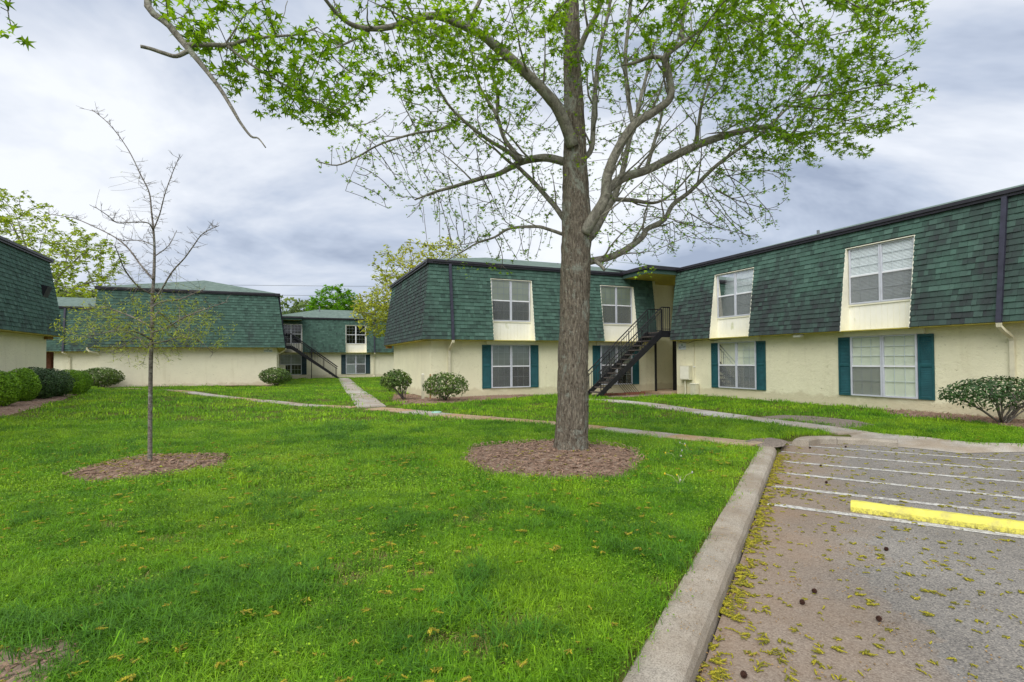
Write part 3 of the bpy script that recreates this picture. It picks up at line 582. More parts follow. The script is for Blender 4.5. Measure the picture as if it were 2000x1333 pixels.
# --- left blank-walled wing and its recessed parts
bL = Bld(31.5, -.37, 'blank cream-walled wing with low hipped roof behind the young tree')
bL.wall(31.5, 50, -8.24, -.37, 5.0, 'stucco_pale'); fL = Fac(bL, 'M', 31.5); mansard(fL, -8.24, -.37, hip0=True, hip1=True, seed=14, mat='shingle_clean', courses=20); gutter(fL, -8.42, -.19)
fLr = Fac(bL, 'X', -.37); mansard(fLr, 31.5, 46.9, hip0=True, seed=15, mat='shingle_clean'); gutter(fLr, 31.34, 46.9); downspout(fLr, 31.75, .3, .1)
fLl = Fac(bL, 'R', -8.24); mansard(fLl, 31.5, 42.7, hip0=True, seed=16, mat='shingle_clean'); gutter(fLl, 31.34, 42.7)
bL.roof(31.5, 50, -8.24, -.37, E_Z+.13)
mb = MB(); mb.sweep([fL.P(-8.72, .1, 2.17), fL.P(-8.72, .1, 2.08), fL.P(-8.62, .12, 1.98), fL.P(-8.30, .08, 1.9), fL.P(-8.27, .06, 1.85)], fL.P(0, 1, 0)-fL.P(0, 0, 0), .045, .035); mb.build('downspout_elbow', 'cream_metal', bL.e)
bF = Bld(47.4, 1, 'farthest green mansard block with stairs at the end of the straight path')
bF.wall(47.4, 55, -.37, 13, 5.0, 'stucco_pale'); fF = Fac(bF, 'M', 47.4)
oF = [bay(fF, -.28, 1.36, up=dict(back=('room_dark',)*4, metal='window_white'), lo=dict(back=('room_dark', 'blind_grey', 'room_dark', 'blind_grey')), shut=(0, .38), smat='shutter_dark', boards=10),
      bay(fF, 4.92, 6.58, up=dict(back=('room_dark',)*4, metal='window_white'), lo=dict(back=('blind_white', 'blind_grey', 'blind_grey', 'blind_grey'), screens=(2,)), shut=(.38, .38), smat='shutter_dark', boards=10)]
mansard(fF, -.37, 13, opens=oF, seed=17, mat='shingle_clean'); gutter(fF, 1.32, 13.1); downspout(fF, 7.3, .05); bF.roof(47.4, 55, -.9, 13, E_Z+.13); roof_pipe(bF, 50, 2.93, 5.6, 6.4, .05)
fF.part('porch_soffit', 'soffit', [(-.3, 1.34, .0, .95, 4.86, 4.89)]); fF.part('porch_band', 'shingle_clean', [(-.3, 1.36, .95, .99, 4.85, 5.03), (1.34, 1.38, 0, .99, 4.85, 5.03)]); fF.part('porch_gutter', 'gutter', [(-.3, 1.46, .99, 1.08, 5.0, 5.12), (1.38, 1.46, .05, 1.0, 5.0, 5.12)]); fF.part('porch_roof', 'roof_shingle', [(-.3, 1.44, -.4, 1.05, 5.115, 5.16)])
bG = Bld(43.2, -12, 'recessed green mansard block glimpsed between the two left wings')
bG.wall(43.2, 50, -13.75, -8.3, 5.0, 'stucco_pale'); fG = Fac(bG, 'M', 43.2); mansard(fG, -20, -8.26, seed=18, mat='shingle_clean'); gutter(fG, -20, -8.3); downspout(fG, -13.15, .1, .25); bG.roof(43.2, 50, -20, -8.3, E_Z+.13); roof_pipe(bG, 45.0, -12.0, 5.4, 5.95, .04); roof_pipe(bG, 45.2, -10.1, 5.4, 5.95, .05)
fG.part('brick_pier', 'brick_red', [(-14.9, -14.2, -1.5, -.9, -.3, 2.2)]); fG.part('dark_doorway', 'room_dark', [(-14.2, -13.75, -2.0, -1.6, -.3, 2.2)])
# --- near left wing
bX = Bld(25.46, -8.33, 'nearest left wing cropped by the picture edge behind the clipped hedge')
bX.wall(6, 25.46, -16, -8.33, 5.27); fX = Fac(bX, 'X', -8.33, .27); mansard(fX, 6, 25.46, hip1=True, single=300, seed=19, mat='shingle_clean'); gutter(fX, 6, 25.62)
bX.roof(6, 25.46, -16, -8.33, E_Z+.40)
mb = MB(); a = 24.35; mb.hexa([fX.P(a, tz(3.7)-.03, 3.62), fX.P(a+.42, tz(3.7)-.03, 3.62), fX.P(a+.42, tz(3.6)+.02, 3.58), fX.P(a, tz(3.6)+.02, 3.58), fX.P(a, tz(4.1)-.02, 4.02), fX.P(a+.42, tz(4.1)-.02, 4.02), fX.P(a+.42, tz(4.0)+.22, 3.98), fX.P(a, tz(4.0)+.22, 3.98)]); mb.build('vent_hood', 'gutter', bX.e)
fX.part('beam_end', 'wood_end', [(25.2, 25.75, .02, .12, M_Z-.14, M_Z-.034)])
# ---- surveyed tree limbs: (x, y, z, radius) in metres; crown regions: centre, radii, count, leafiness
LIMBS = {'trunk': [(0.89,7.95,-0.06,0.2517),(0.89,7.95,0.11,0.2412),(0.91,7.95,0.65,0.2272),(0.93,7.95,1.43,0.2167),(0.96,7.95,2.21,0.2132),(0.98,7.95,2.99,0.2132),(1.0,7.95,3.46,0.2167),(0.99,7.95,3.93,0.1958),(0.98,7.95,4.32,0.1748),(0.98,7.95,4.87,0.1538),(0.97,7.95,5.35,0.1363),(0.95,7.95,5.98,0.1189),(0.95,7.95,6.53,0.1049),(0.95,7.95,7.25,0.0874),(0.93,7.95,8.13,0.0629),(0.89,7.95,9.01,0.028)],'A': [(1.08,7.8,3.3,0.0902),(1.23,7.73,3.52,0.0838),(1.38,7.65,3.78,0.0747),(1.4,7.58,4.08,0.0685),(1.55,7.51,4.44,0.0651),(1.76,7.43,4.75,0.0618),(2.08,7.36,4.94,0.0559),(2.25,7.29,5.09,0.0527),(2.2,7.22,5.39,0.047),(2.13,7.14,5.56,0.0413),(2.37,7.07,5.73,0.0307),(2.7,7.0,5.95,0.0253),(3.06,6.92,6.2,0.02),(3.35,6.85,6.56,0.0124)],'A2': [(2.2,7.2,5.55,0.0364),(1.99,7.25,5.63,0.0288),(1.76,7.3,5.58,0.0238),(1.59,7.35,5.57,0.0133)],'A3': [(2.39,7.15,5.78,0.031),(2.36,7.12,5.94,0.0283),(2.41,7.08,6.32,0.0256),(2.49,7.05,6.86,0.0153)],'A4': [(1.77,7.5,4.77,0.0325),(1.7,7.55,5.29,0.03),(1.69,7.6,5.85,0.0275),(1.75,7.65,6.33,0.0249),(1.81,7.7,6.83,0.0223),(1.88,7.75,7.48,0.014)],'B': [(1.4,7.85,3.91,0.0681),(1.7,7.95,4.17,0.069),(2.13,8.05,4.34,0.064),(2.57,8.15,4.59,0.0619),(2.95,8.25,4.79,0.0597),(3.28,8.35,4.94,0.0574),(3.82,8.45,5.12,0.0458),(4.22,8.55,5.21,0.0402),(4.49,8.65,5.19,0.0344),(4.69,8.75,5.15,0.0316)],'B2': [(4.69,8.75,5.15,0.0285),(4.75,8.7,5.21,0.0252),(4.93,8.65,5.54,0.0188),(5.1,8.6,5.88,0.0124),(5.3,8.55,6.21,0.008)],'B3': [(4.69,8.75,5.15,0.0253),(5.06,8.82,5.21,0.0191),(5.62,8.88,5.43,0.0128),(6.2,8.95,5.59,0.0084)],'B4': [(2.09,8.05,4.33,0.0349),(2.24,8.18,4.76,0.0266),(2.4,8.32,5.23,0.021),(2.49,8.45,5.67,0.0153)],'B5': [(2.99,8.35,4.83,0.0302),(3.02,8.32,5.23,0.0241),(3.09,8.3,5.59,0.021),(3.3,8.28,6.15,0.015),(3.46,8.25,6.63,0.0119)],'C': [(1.15,8.05,2.91,0.0582),(1.33,8.16,2.96,0.056),(1.54,8.27,3.02,0.0538),(1.81,8.37,3.15,0.0515),(2.13,8.48,3.39,0.046),(2.24,8.59,3.55,0.0435),(2.55,8.7,3.73,0.0409),(2.73,8.8,4.01,0.0382),(3.06,8.91,4.27,0.0354),(3.49,9.02,4.69,0.0326),(3.92,9.13,5.03,0.0297),(4.48,9.23,5.43,0.0267),(5.02,9.34,5.95,0.0203),(5.68,9.45,6.6,0.0137)],'C2': [(1.26,7.95,2.91,0.0345),(1.34,7.9,2.84,0.0286),(1.4,7.85,2.75,0.0227)],'D': [(1.14,8.2,3.24,0.0652),(1.32,8.33,3.43,0.0602),(1.55,8.46,3.84,0.0581),(1.7,8.59,4.09,0.0559),(1.86,8.72,4.51,0.0473),(2.01,8.86,5.09,0.0416),(2.2,8.99,5.72,0.0325),(2.39,9.12,6.37,0.0264),(2.59,9.25,7.09,0.0201)],'D2': [(1.62,8.25,3.94,0.0358),(1.95,8.37,3.96,0.0333),(2.31,8.49,3.95,0.0246),(2.6,8.61,4.09,0.0187),(2.94,8.73,4.42,0.0139),(3.33,8.85,4.9,0.0102)],'V': [(1.13,8.15,4.55,0.0471),(1.28,8.23,4.75,0.0417),(1.33,8.32,5.28,0.0391),(1.38,8.4,5.82,0.0364),(1.46,8.48,6.45,0.0307),(1.62,8.57,7.1,0.0279),(1.75,8.65,7.84,0.0188)],'V2': [(1.03,7.9,6.07,0.0457),(1.15,7.78,6.31,0.0422),(1.28,7.67,6.5,0.036),(1.42,7.55,6.87,0.0273)],'E': [(0.93,7.8,4.61,0.0902),(0.8,7.66,4.89,0.0858),(0.63,7.51,5.12,0.0788),(0.37,7.37,5.33,0.0719),(0.09,7.23,5.53,0.0679),(-0.21,7.08,5.7,0.0615),(-0.38,6.94,5.76,0.0552),(-0.74,6.8,5.85,0.0491),(-0.97,6.65,5.83,0.0457),(-1.19,6.51,5.69,0.04),(-1.46,6.37,5.51,0.0345),(-1.66,6.22,5.39,0.0292),(-1.85,6.08,5.35,0.0264),(-1.98,5.94,5.39,0.0215),(-2.06,5.79,5.45,0.0189),(-2.21,5.65,5.63,0.0123)],'E2': [(-0.57,6.85,5.82,0.0297),(-0.46,6.82,6.01,0.0271),(-0.38,6.78,6.16,0.0245),(-0.3,6.75,6.58,0.0146)],'E3': [(-1.67,6.25,5.41,0.0181),(-1.84,6.08,5.17,0.0132),(-2.02,5.92,4.97,0.0094),(-2.25,5.75,4.79,0.0062)],'F': [(0.85,8.0,4.44,0.0636),(0.62,8.12,4.55,0.0616),(0.44,8.24,4.6,0.0596),(0.16,8.36,4.58,0.0514),(-0.2,8.48,4.44,0.0398),(-0.49,8.59,4.41,0.0342),(-0.96,8.71,4.31,0.0283),(-1.3,8.83,4.26,0.0223),(-1.65,8.95,4.17,0.0129)],'G': [(0.18,8.25,4.57,0.0418),(0.01,8.32,4.79,0.0361),(-0.12,8.38,5.02,0.0333),(-0.23,8.45,5.4,0.0305),(-0.45,8.52,5.79,0.0246),(-0.55,8.58,6.08,0.0186),(-0.61,8.65,6.48,0.0125)],'G2': [(-0.23,8.4,5.31,0.0304),(-0.2,8.32,5.62,0.0271),(-0.28,8.23,5.9,0.0208),(-0.37,8.15,6.18,0.0147)],'H': [(0.12,8.25,4.54,0.0358),(-0.01,8.13,4.64,0.0323),(-0.43,8.01,4.86,0.0261),(-0.86,7.89,5.19,0.02),(-1.08,7.77,5.49,0.0157),(-1.23,7.65,5.78,0.0111)],'I': [(-0.76,7.95,5.12,0.0201),(-1.06,7.85,4.9,0.0182),(-1.43,7.75,4.79,0.0168),(-1.9,7.65,4.6,0.0144),(-2.24,7.55,4.36,0.012),(-2.49,7.45,4.21,0.0097),(-2.73,7.35,4.23,0.0064)],'J': [(0.8,8.05,3.34,0.0291),(0.57,8.08,3.43,0.0263),(0.39,8.11,3.48,0.0246),(-0.02,8.14,3.46,0.0212),(-0.26,8.16,3.33,0.0177),(-0.55,8.19,3.24,0.0142),(-0.8,8.22,3.1,0.0107),(-1.04,8.25,2.98,0.0072)],'K': [(0.85,8.15,3.57,0.0471),(0.7,8.2,3.81,0.0415),(0.58,8.25,3.97,0.0388),(0.37,8.3,4.23,0.036),(0.1,8.35,4.52,0.0302)],'O': [(0.93,7.9,7.92,0.08),(-0.31,7.2,8.8,0.0677),(-2.12,6.2,7.79,0.0538),(-3.18,5.4,6.1,0.043),(-3.49,5.0,4.96,0.0325),(-3.25,4.95,4.62,0.0304),(-3.08,4.95,4.41,0.0286),(-2.91,4.95,4.2,0.0215),(-2.76,4.95,4.0,0.0179),(-2.64,4.95,3.8,0.0154),(-2.57,4.95,3.68,0.0129),(-2.47,4.95,3.55,0.0107),(-2.4,4.95,3.53,0.0072),(-2.33,4.95,3.44,0.0054)],'O1': [(-3.08,4.95,4.37,0.0215),(-3.16,4.91,4.3,0.0185),(-3.25,4.88,4.31,0.0176),(-3.35,4.84,4.33,0.0161),(-3.42,4.8,4.33,0.0153)],'O2': [(-3.08,4.95,4.43,0.0233),(-2.93,5.01,4.47,0.0217),(-2.76,5.07,4.5,0.0201),(-2.64,5.12,4.57,0.0167),(-2.41,5.18,4.65,0.0131),(-2.14,5.24,4.71,0.0099),(-1.97,5.3,4.82,0.0069)],'O3': [(-3.18,5.4,6.1,0.0234),(-3.86,4.9,5.53,0.0142),(-4.21,4.6,4.95,0.0083),(-4.34,4.5,4.56,0.0052),(-4.35,4.5,4.41,0.004)],'O4': [(-2.72,5.0,4.45,0.0145),(-2.57,5.05,4.33,0.011),(-2.35,5.1,4.2,0.0089),(-2.06,5.15,4.05,0.0067),(-1.78,5.2,3.89,0.0049)]}
SAP = {'trunk': [(-4.9,7.09,-0.02,0.0343),(-4.9,7.1,0.12,0.0288),(-4.9,7.1,0.77,0.0257),(-4.9,7.11,1.46,0.0248),(-4.89,7.12,1.88,0.023),(-4.9,7.13,2.23,0.0211),(-4.88,7.13,2.58,0.0189),(-4.88,7.14,2.93,0.0157),(-4.9,7.15,3.2,0.0129),(-4.93,7.15,3.47,0.0102),(-4.97,7.16,3.74,0.0083),(-5.1,7.17,4.0,0.0074),(-5.28,7.18,4.35,0.006),(-5.53,7.18,4.69,0.0051),(-5.79,7.19,4.91,0.004)],'a': [(-4.87,7.09,3.19,0.0091),(-4.73,7.02,3.4,0.0077),(-4.61,6.94,3.64,0.0063),(-4.46,6.86,3.89,0.0049),(-4.33,6.79,4.07,0.004)],'b': [(-4.87,7.09,2.54,0.0137),(-5.05,7.2,2.68,0.0121),(-5.23,7.32,2.82,0.0113),(-5.45,7.43,3.03,0.0101),(-5.73,7.55,3.22,0.0088),(-6.15,7.66,3.42,0.0074),(-6.54,7.78,3.57,0.006),(-7.0,7.89,3.66,0.0041)],'c': [(-4.87,7.09,3.21,0.0091),(-4.85,6.97,3.27,0.0081),(-4.95,6.85,3.25,0.0071),(-5.08,6.73,3.21,0.0061),(-5.11,6.61,3.27,0.0051),(-5.17,6.49,3.34,0.004)],'d': [(-4.85,7.09,2.23,0.0146),(-4.69,7.01,2.39,0.0117),(-4.49,6.92,2.61,0.0098),(-4.28,6.84,2.77,0.0084),(-4.11,6.76,2.92,0.007),(-3.94,6.67,3.05,0.0056),(-3.69,6.59,3.13,0.004)],'e': [(-4.87,7.09,2.33,0.0137),(-4.94,6.92,2.41,0.0107),(-4.98,6.74,2.59,0.0087),(-4.93,6.56,2.75,0.0064),(-4.85,6.39,2.84,0.004)],'f': [(-4.87,7.09,2.16,0.0137),(-4.85,7.26,2.25,0.0112),(-4.73,7.44,2.3,0.0096),(-4.65,7.62,2.4,0.0069),(-4.57,7.79,2.5,0.0045)],'g': [(-4.88,7.09,1.88,0.0137),(-5.17,7.24,2.0,0.0112),(-5.53,7.39,2.12,0.0095),(-5.9,7.54,2.21,0.0073),(-6.32,7.69,2.19,0.0045)],'h': [(-4.88,7.09,1.81,0.0137),(-4.61,6.99,1.87,0.0108),(-4.31,6.89,2.0,0.0089),(-3.98,6.79,2.09,0.0066),(-3.66,6.69,2.17,0.004)],'i': [(-4.88,7.09,1.71,0.0128),(-4.92,6.89,1.8,0.0098),(-4.97,6.69,1.82,0.0078),(-5.04,6.49,1.78,0.0054),(-5.1,6.29,1.71,0.004)],'j': [(-4.88,7.09,1.66,0.0119),(-4.76,7.16,1.69,0.0092),(-4.56,7.24,1.75,0.0075),(-4.36,7.32,1.69,0.0057),(-4.22,7.39,1.53,0.004)],'k': [(-4.88,7.09,1.69,0.0119),(-5.13,7.34,1.61,0.0095),(-5.42,7.59,1.77,0.0078),(-5.75,7.84,1.7,0.0061),(-6.21,8.09,1.56,0.0042)],'l': [(-4.84,7.09,2.85,0.0082),(-4.85,7.39,3.06,0.0062),(-4.93,7.69,3.35,0.004)],'m': [(-4.85,7.09,2.99,0.0082),(-5.21,7.34,3.12,0.0062),(-5.65,7.59,3.18,0.004)],'n': [(-4.87,7.09,1.88,0.0128),(-5.01,7.42,2.12,0.0105),(-4.97,7.76,1.92,0.008),(-5.13,8.09,2.26,0.0052)]}
BLOBS = [(4.23,7.6,5.83,1.56,1.6,0.89,520,1),(2.45,7.0,5.84,1.09,2,0.62,260,1),(5.14,8.0,5.02,0.82,1.2,0.47,140,1),(3.96,8.0,4.72,0.94,1.3,0.47,120,0.9),(3.44,8.3,4.02,0.89,1.4,0.57,200,0.55),(2.77,8.5,3.59,1.0,1.3,0.46,180,0.4),(1.14,7.5,6.17,1.03,2,0.66,180,0.9),(-0.11,7.0,5.86,0.96,1.8,0.48,160,0.9),(-1.22,6.3,5.35,0.98,1.2,0.49,170,1),(-2.32,5.4,4.48,0.95,0.8,0.42,200,1),(-1.9,5.4,4.07,0.4,0.6,0.24,60,1),(-0.71,7.5,5.28,1.03,1.5,0.66,230,0.8),(-1.32,8.0,4.67,1.17,1.2,0.47,230,0.4),(-0.3,8.0,4.35,0.86,1.2,0.63,150,0.45),(-0.07,8.2,3.29,0.8,0.8,0.4,110,0.45),(2.05,8.2,5.79,1.04,1.6,1.12,260,0.5),(1.95,8.2,3.68,0.72,1,0.64,110,0.35),(0.52,8.3,5.69,0.81,1.5,0.97,170,0.6),(3.04,8.5,5.35,1.16,1.4,0.75,220,0.6),(2.03,8.0,8.16,3.91,2.5,0.94,260,1),(-2.91,5.2,4.73,0.51,0.5,0.3,60,0.9),(-4.34,4.5,4.41,0.12,0.2,0.18,14,1),(1.54,7.8,3.18,0.46,0.6,0.3,40,0.35),(-2.1,7.7,4.33,0.83,0.7,0.3,110,0.3),(-1.37,8.3,4.06,0.89,0.9,0.36,130,0.35),(-0.56,8.3,3.72,0.73,0.8,0.41,100,0.4),(0.1,8.2,3.93,0.72,0.9,0.48,100,0.4),(3.64,8.6,3.61,0.76,1.0,0.34,110,0.45),(2.08,8.1,3.17,0.63,0.8,0.32,80,0.4),(1.29,8.6,4.56,1.34,1.3,0.76,150,0.3),(2.62,8.8,4.62,1.2,1.2,0.6,150,0.4),(-2.05,7.0,4.48,0.41,0.6,0.27,50,0.6)]
SBLOBS = [(-4.93,7.1,2.02,0.97,0.9,0.31,300,1),(-5.27,7.1,1.78,0.83,0.8,0.22,190,1),(-4.48,7.1,1.81,0.66,0.8,0.26,190,1),(-4.86,7.1,2.44,0.69,0.7,0.31,90,0.4),(-4.93,7.1,1.53,0.49,0.5,0.19,70,0.8),(-5.08,7.1,3.56,0.42,0.5,0.49,40,0.1)]
# ------------------------------------------------------------------ steel stairs
def stairs(name_label, u_near, u_far, v_bot, v_top, zb, zt, v_land, land_u1, posts, n=14):
    """flight runs along v from v_bot (ground) to v_top (landing); near side is u_near"""
    e = empty('steel_staircase', W(u_near, v_bot, zb), TH, label=name_label, cat='staircase', group='outdoor steel staircases')
    S = 'stair_steel'; sg = 1 if v_top > v_bot else -1; run = abs(v_top-v_bot); rise = zt-zb; wd = u_far-u_near
    L = lambda a, u, z: Vector((sg*a, u-u_near, z-zb))     # a: distance along the flight
    for u in (u_near, u_far-.05):
        mb = MB(); d = .23
        mb.hexa([L(-.05, u, zb-.02), L(-.05, u+.05, zb-.02), L(run, u+.05, zt-d), L(run, u, zt-d), L(-.32+.0, u, zb-.02), L(-.32, u+.05, zb-.02), L(run-.06, u+.05, zt+.05), L(run-.06, u, zt+.05)]); mb.build('stringer', S, e)
    tm = None
    for i in range(n-1):
        a = run*(i+.15)/n-.02; z = zb+rise*(i+1)/n
        if tm is None:
            mb = MB(); mb.box((0, .052, -.045), (sg*.27, wd-.052, 0)); tm = mb.mesh('tread', 'tread')
        o = link('tread', tm, e); o.location = L(a, u_near, z)
    ll = abs(v_land-v_top); mb = MB()
    def lb(a0, a1, u0, u1, z0, z1, nm, mt):
        m_ = MB(); p = [L(a0, u0, z0), L(a1, u0, z0), L(a1, u1, z0), L(a0, u1, z0), L(a0, u0, z1), L(a1, u0, z1), L(a1, u1, z1), L(a0, u1, z1)]; m_.hexa(p); return m_.build(nm, mt, e)
    lb(run, run+ll, u_near+.052, land_u1, zt-.05, zt, 'landing', 'tread'); lb(run-.02, run+ll, u_near, u_near+.05, zt-.24, zt+.03, 'landing_beam', S); lb(run-.02, run+.03, u_near+.06, land_u1, zt-.24, zt-.052, 'landing_beam', S)
    # railings
    H = .92; bal = None; sl = rise/run
    for u in (u_near+.025, u_far-.025):
        mb = MB(); mb.tube([L(-.12, u, zb+H+.02), L(run, u, zt+H+.08), L(run+(.42 if u < u_far-.1 else .75), u, zt+H+.08)], .026, 8); mb.build('handrail', S, e)
        mb = MB(); mb.tube([L(-.08, u, zb+H-.13), L(run, u, zt+H-.07)], .017, 6); mb.build('mid_rail', S, e)
        nb = int(run/.12)
        for k in range(nb+1):
            a = run*k/nb-.02; z0 = zb+max(0, a)*sl+.10; z1 = zb+a*sl+H+.02; big = k % 8 == 0
            mb = MB(); r = .022 if big else .010; mb.tube([L(a, u, z0-.1), L(a, u, z1)], r, 6 if big else 4); mb.build('newel' if big else 'baluster', S, e)
        m = 4 if u < u_far-.1 else 6; Lr = .42 if u < u_far-.1 else .75
        for k in range(1, m+1):
            mb = MB(); a = run+Lr*k/m; mb.tube([L(a, u, zt), L(a, u, zt+H+.08)], .022 if k == m else .010, 5); mb.build('newel' if k == m else 'baluster', S, e)
        mb = MB(); mb.tube([L(run, u, zt+.1), L(run+Lr, u, zt+.1)], .012, 5); mb.build('bottom_rail', S, e)
    for (a, u, h) in posts: lb(a-h, a+h, u-h, u+h, zb-.1, zt-.052, 'post', S)
    return e
stairs('black steel staircase rising to the passage in the building corner', 17.3, 18.22, 11.32, 14.28, -.05, 2.56, 16.2, 19.4, [(3.42, 18.30, .035), (4.62, 18.5, .055)])
stairs('distant dark staircase slanting down in front of the farthest block', 45.75, 46.65, 4.0, .55, .03, 2.68, -.6, 47.2, [(1.9, 46.6, .03)])
# ------------------------------------------------------------------ small things on and by the buildings
def local(name, u, v, z, **kw): return empty(name, W(u, v, z), TH, **kw)
def text(parent, s, size, loc, mat):
    cu = bpy.data.curves.new('lettering', 'FONT'); cu.body = s; cu.size = size; cu.align_x = 'CENTER'; cu.align_y = 'CENTER'; cu.extrude = .002
    tmp = bpy.data.objects.new('t', cu); dg = bpy.context.evaluated_depsgraph_get(); me = bpy.data.meshes.new_from_object(tmp.evaluated_get(dg) if False else tmp); bpy.data.objects.remove(tmp)
    me.materials.clear(); me.materials.append(MATS[mat]); o = link('lettering', me, parent); o.matrix_local = loc; return o
# unit number plates
s = local('number_sign', 16.92, 14.995, 1.94, label='small white unit number sign 365-372 on the right wing by the stairs', cat='sign', group='unit number signs')
mb = MB(); mb.box((-.02, -.215, -.135), (0, .215, .135)); mb.build('plate', 'sign_white', s)
mt = Matrix(((0, 0, -1), (-1, 0, 0), (0, 1, 0))).to_4x4()
m1 = mt.copy(); m1.translation = (-.023, 0, -.055); text(s, '365-372', .12, m1, 'sign_ink')
mb = MB(); mb.add([(-.022, .05, .02), (-.022, -.05, .02), (-.022, .0, .105)], [(0, 1, 2)]); mb.build('emblem', 'sign_green', s, fixn=False)
s = local('number_sign', 31.495, -.79, 2.06, label='small white unit number sign 373-380 on the blank cream wing', cat='sign', group='unit number signs')
mb = MB(); mb.box((-.215, -.02, -.115), (.215, 0, .115)); mb.build('plate', 'sign_white', s)
mt = Matrix(((1, 0, 0), (0, 0, -1), (0, 1, 0))).to_4x4(); mt.translation = (0, -.023, -.045); text(s, '373-380', .12, mt, 'sign_ink')
mb = MB(); mb.add([(-.05, -.022, .02), (.05, -.022, .02), (0, -.022, .10)], [(0, 1, 2)]); mb.build('emblem', 'sign_green', s, fixn=False)
# meter cabinet, conduit, pedestal
s = local('meter_cabinet', 16.6, 14.995, .58, label='cream painted meter cabinet fixed to the right wing beside the stairs', cat='utility box')
mb = MB(); mb.box((-.16, -.24, 0), (0, .32, .57)); mb.build('cabinet', 'box_paint', s); mb = MB(); mb.box((-.168, -.20, .03), (-.161, .29, .54)); mb.build('door', 'trim', s); mb = MB(); mb.tube([(-.07, .1, .0), (-.07, .1, -.62)], .035, 8); mb.build('conduit', 'box_paint', s)
s = local('conduit_pipe', 16.24, 14.97, .25, label='thin cream conduit running up the wall right of the meter cabinet', cat='pipe')
mb = MB(); mb.tube([(0, 0, 1.90), (0, 0, .20), (-.02, .05, .12), (-.03, .2, .10)], .022, 8); mb.build('pipe', 'cream_metal', s); mb = MB(); mb.box((-.035, -.035, .83), (.035, .035, .88)); mb.build('clamp', 'light_white', s)
s = local('cable_pedestal', 16.12, 14.9, 0, label='low cream cable pedestal on the grass below the meter cabinet', cat='utility box')
mb = MB(); mb.box((-.11, -.14, -.05), (.06, .14, .42)); mb.build('housing', 'box_paint', s); mb = MB(); mb.box((-.125, -.155, .42), (.07, .155, .455)); mb.build('cap', 'trim', s)
mb = MB(); ra = [W(16.9-.24*i, 14.86, 2.14-.05*math.sin(i*.9)*(i < 8)-.02*(i % 3)) for i in range(12)]; mb.tube(ra, .010, 5); tag(mb.build('loose_cable', 'gutter'), label='thin dark cable sagging under the soffit of the right wing', cat='cable')
s = local('soffit_light', 11.44, 14.75, 2.09, label='small white floodlight under the soffit between two ground-floor windows', cat='light'); mb = MB(); mb.box((-.07, -.13, -.02), (.07, .13, .06)); mb.build('housing', 'light_white', s); mb = MB(); mb.box((-.05, -.16, .06), (.05, .16, .07)); mb.build('bracket', 'gutter', s)
for k, (u, v, h, lb) in enumerate(((18.72, 4.62, .92, 'pale square marker post by the gable corner bed'), (18.6, 4.86, .90, 'thin dark stake beside the pale post at the gable corner'))):
    s = local('marker_post', u, v, 0, label=lb, cat='post'); h2 = .045 if k == 0 else .022; mb = MB(); mb.box((-h2, -h2, -.1), (h2, h2, h)); mb.build('shaft', 'box_paint' if k == 0 else 'wood_end', s); mb = MB(); mb.hexa([(-h2-.004, -h2-.004, h), (h2+.004, -h2-.004, h), (h2+.004, h2+.004, h), (-h2-.004, h2+.004, h), (-h2*.5, -h2*.5, h+.03), (h2*.5, -h2*.5, h+.03), (h2*.5, h2*.5, h+.03), (-h2*.5, h2*.5, h+.03)]); mb.build('cap', 'trim' if k == 0 else 'wood_end', s)
s = local('leaning_grille', 18.35, 13.45, 0, label='rusty bar grille leaning under the black staircase', cat='grille')
for i in range(7): mb = MB(); mb.tube([(-.40+i*.115, -.25, -.02), (-.55+i*.115, .32, .55)], .009, 5); mb.build('bar', 'stair_steel', s)
mb = MB(); mb.tube([(-.42, -.23, 0), (.32, -.23, 0)], .01, 5); mb.tube([(-.56, .31, .53), (.17, .31, .53)], .01, 5); mb.build('cross_bar', 'stair_steel', s)
s = local('brick_edging', 18.0, 11.75, 0, label='row of red edging bricks along the ground under the staircase', cat='bricks'); bm_ = MB(); bm_.box((-.098, -.05, -.05), (.098, .05, .055)); bmesh_ = bm_.mesh('brick', 'brick_red')
for i in range(11): o = link('brick', bmesh_, s); o.location = (i*.205, rnd.uniform(-.01, .01), rnd.uniform(-.02, .012)); o.rotation_euler = (0, 0, rnd.uniform(-.04, .04))
s = local('air_conditioner', 46.6, -.2, .55, label='cream box standing in front of the farthest block behind the round shrub', cat='utility box'); mb = MB(); mb.box((-.32, -.2, -.6), (.32, .25, .62)); mb.build('housing', 'box_paint', s); mb = MB(); [mb.box((-.25, -.215, -.3+i*.12), (.25, -.201, -.24+i*.12)) for i in range(6)]; mb.build('louvres', 'trim', s)
p = (-2.03, 14.02); s = empty('valve_cover', (p[0], p[1], hbase(*p)), 0, label='pale green plastic valve cover in the grass by the clay path', cat='cover'); mb = MB()
mb.tube([(0, 0, -.05), (0, 0, .03), (0, 0, .05)], [.14, .14, .12], 20); mb.build('lid', 'valve_green', s, smooth=False); mb = MB(); mb.box((-.05, -.015, .05), (.05, .015, .058)); mb.build('grip', 'valve_green', s)
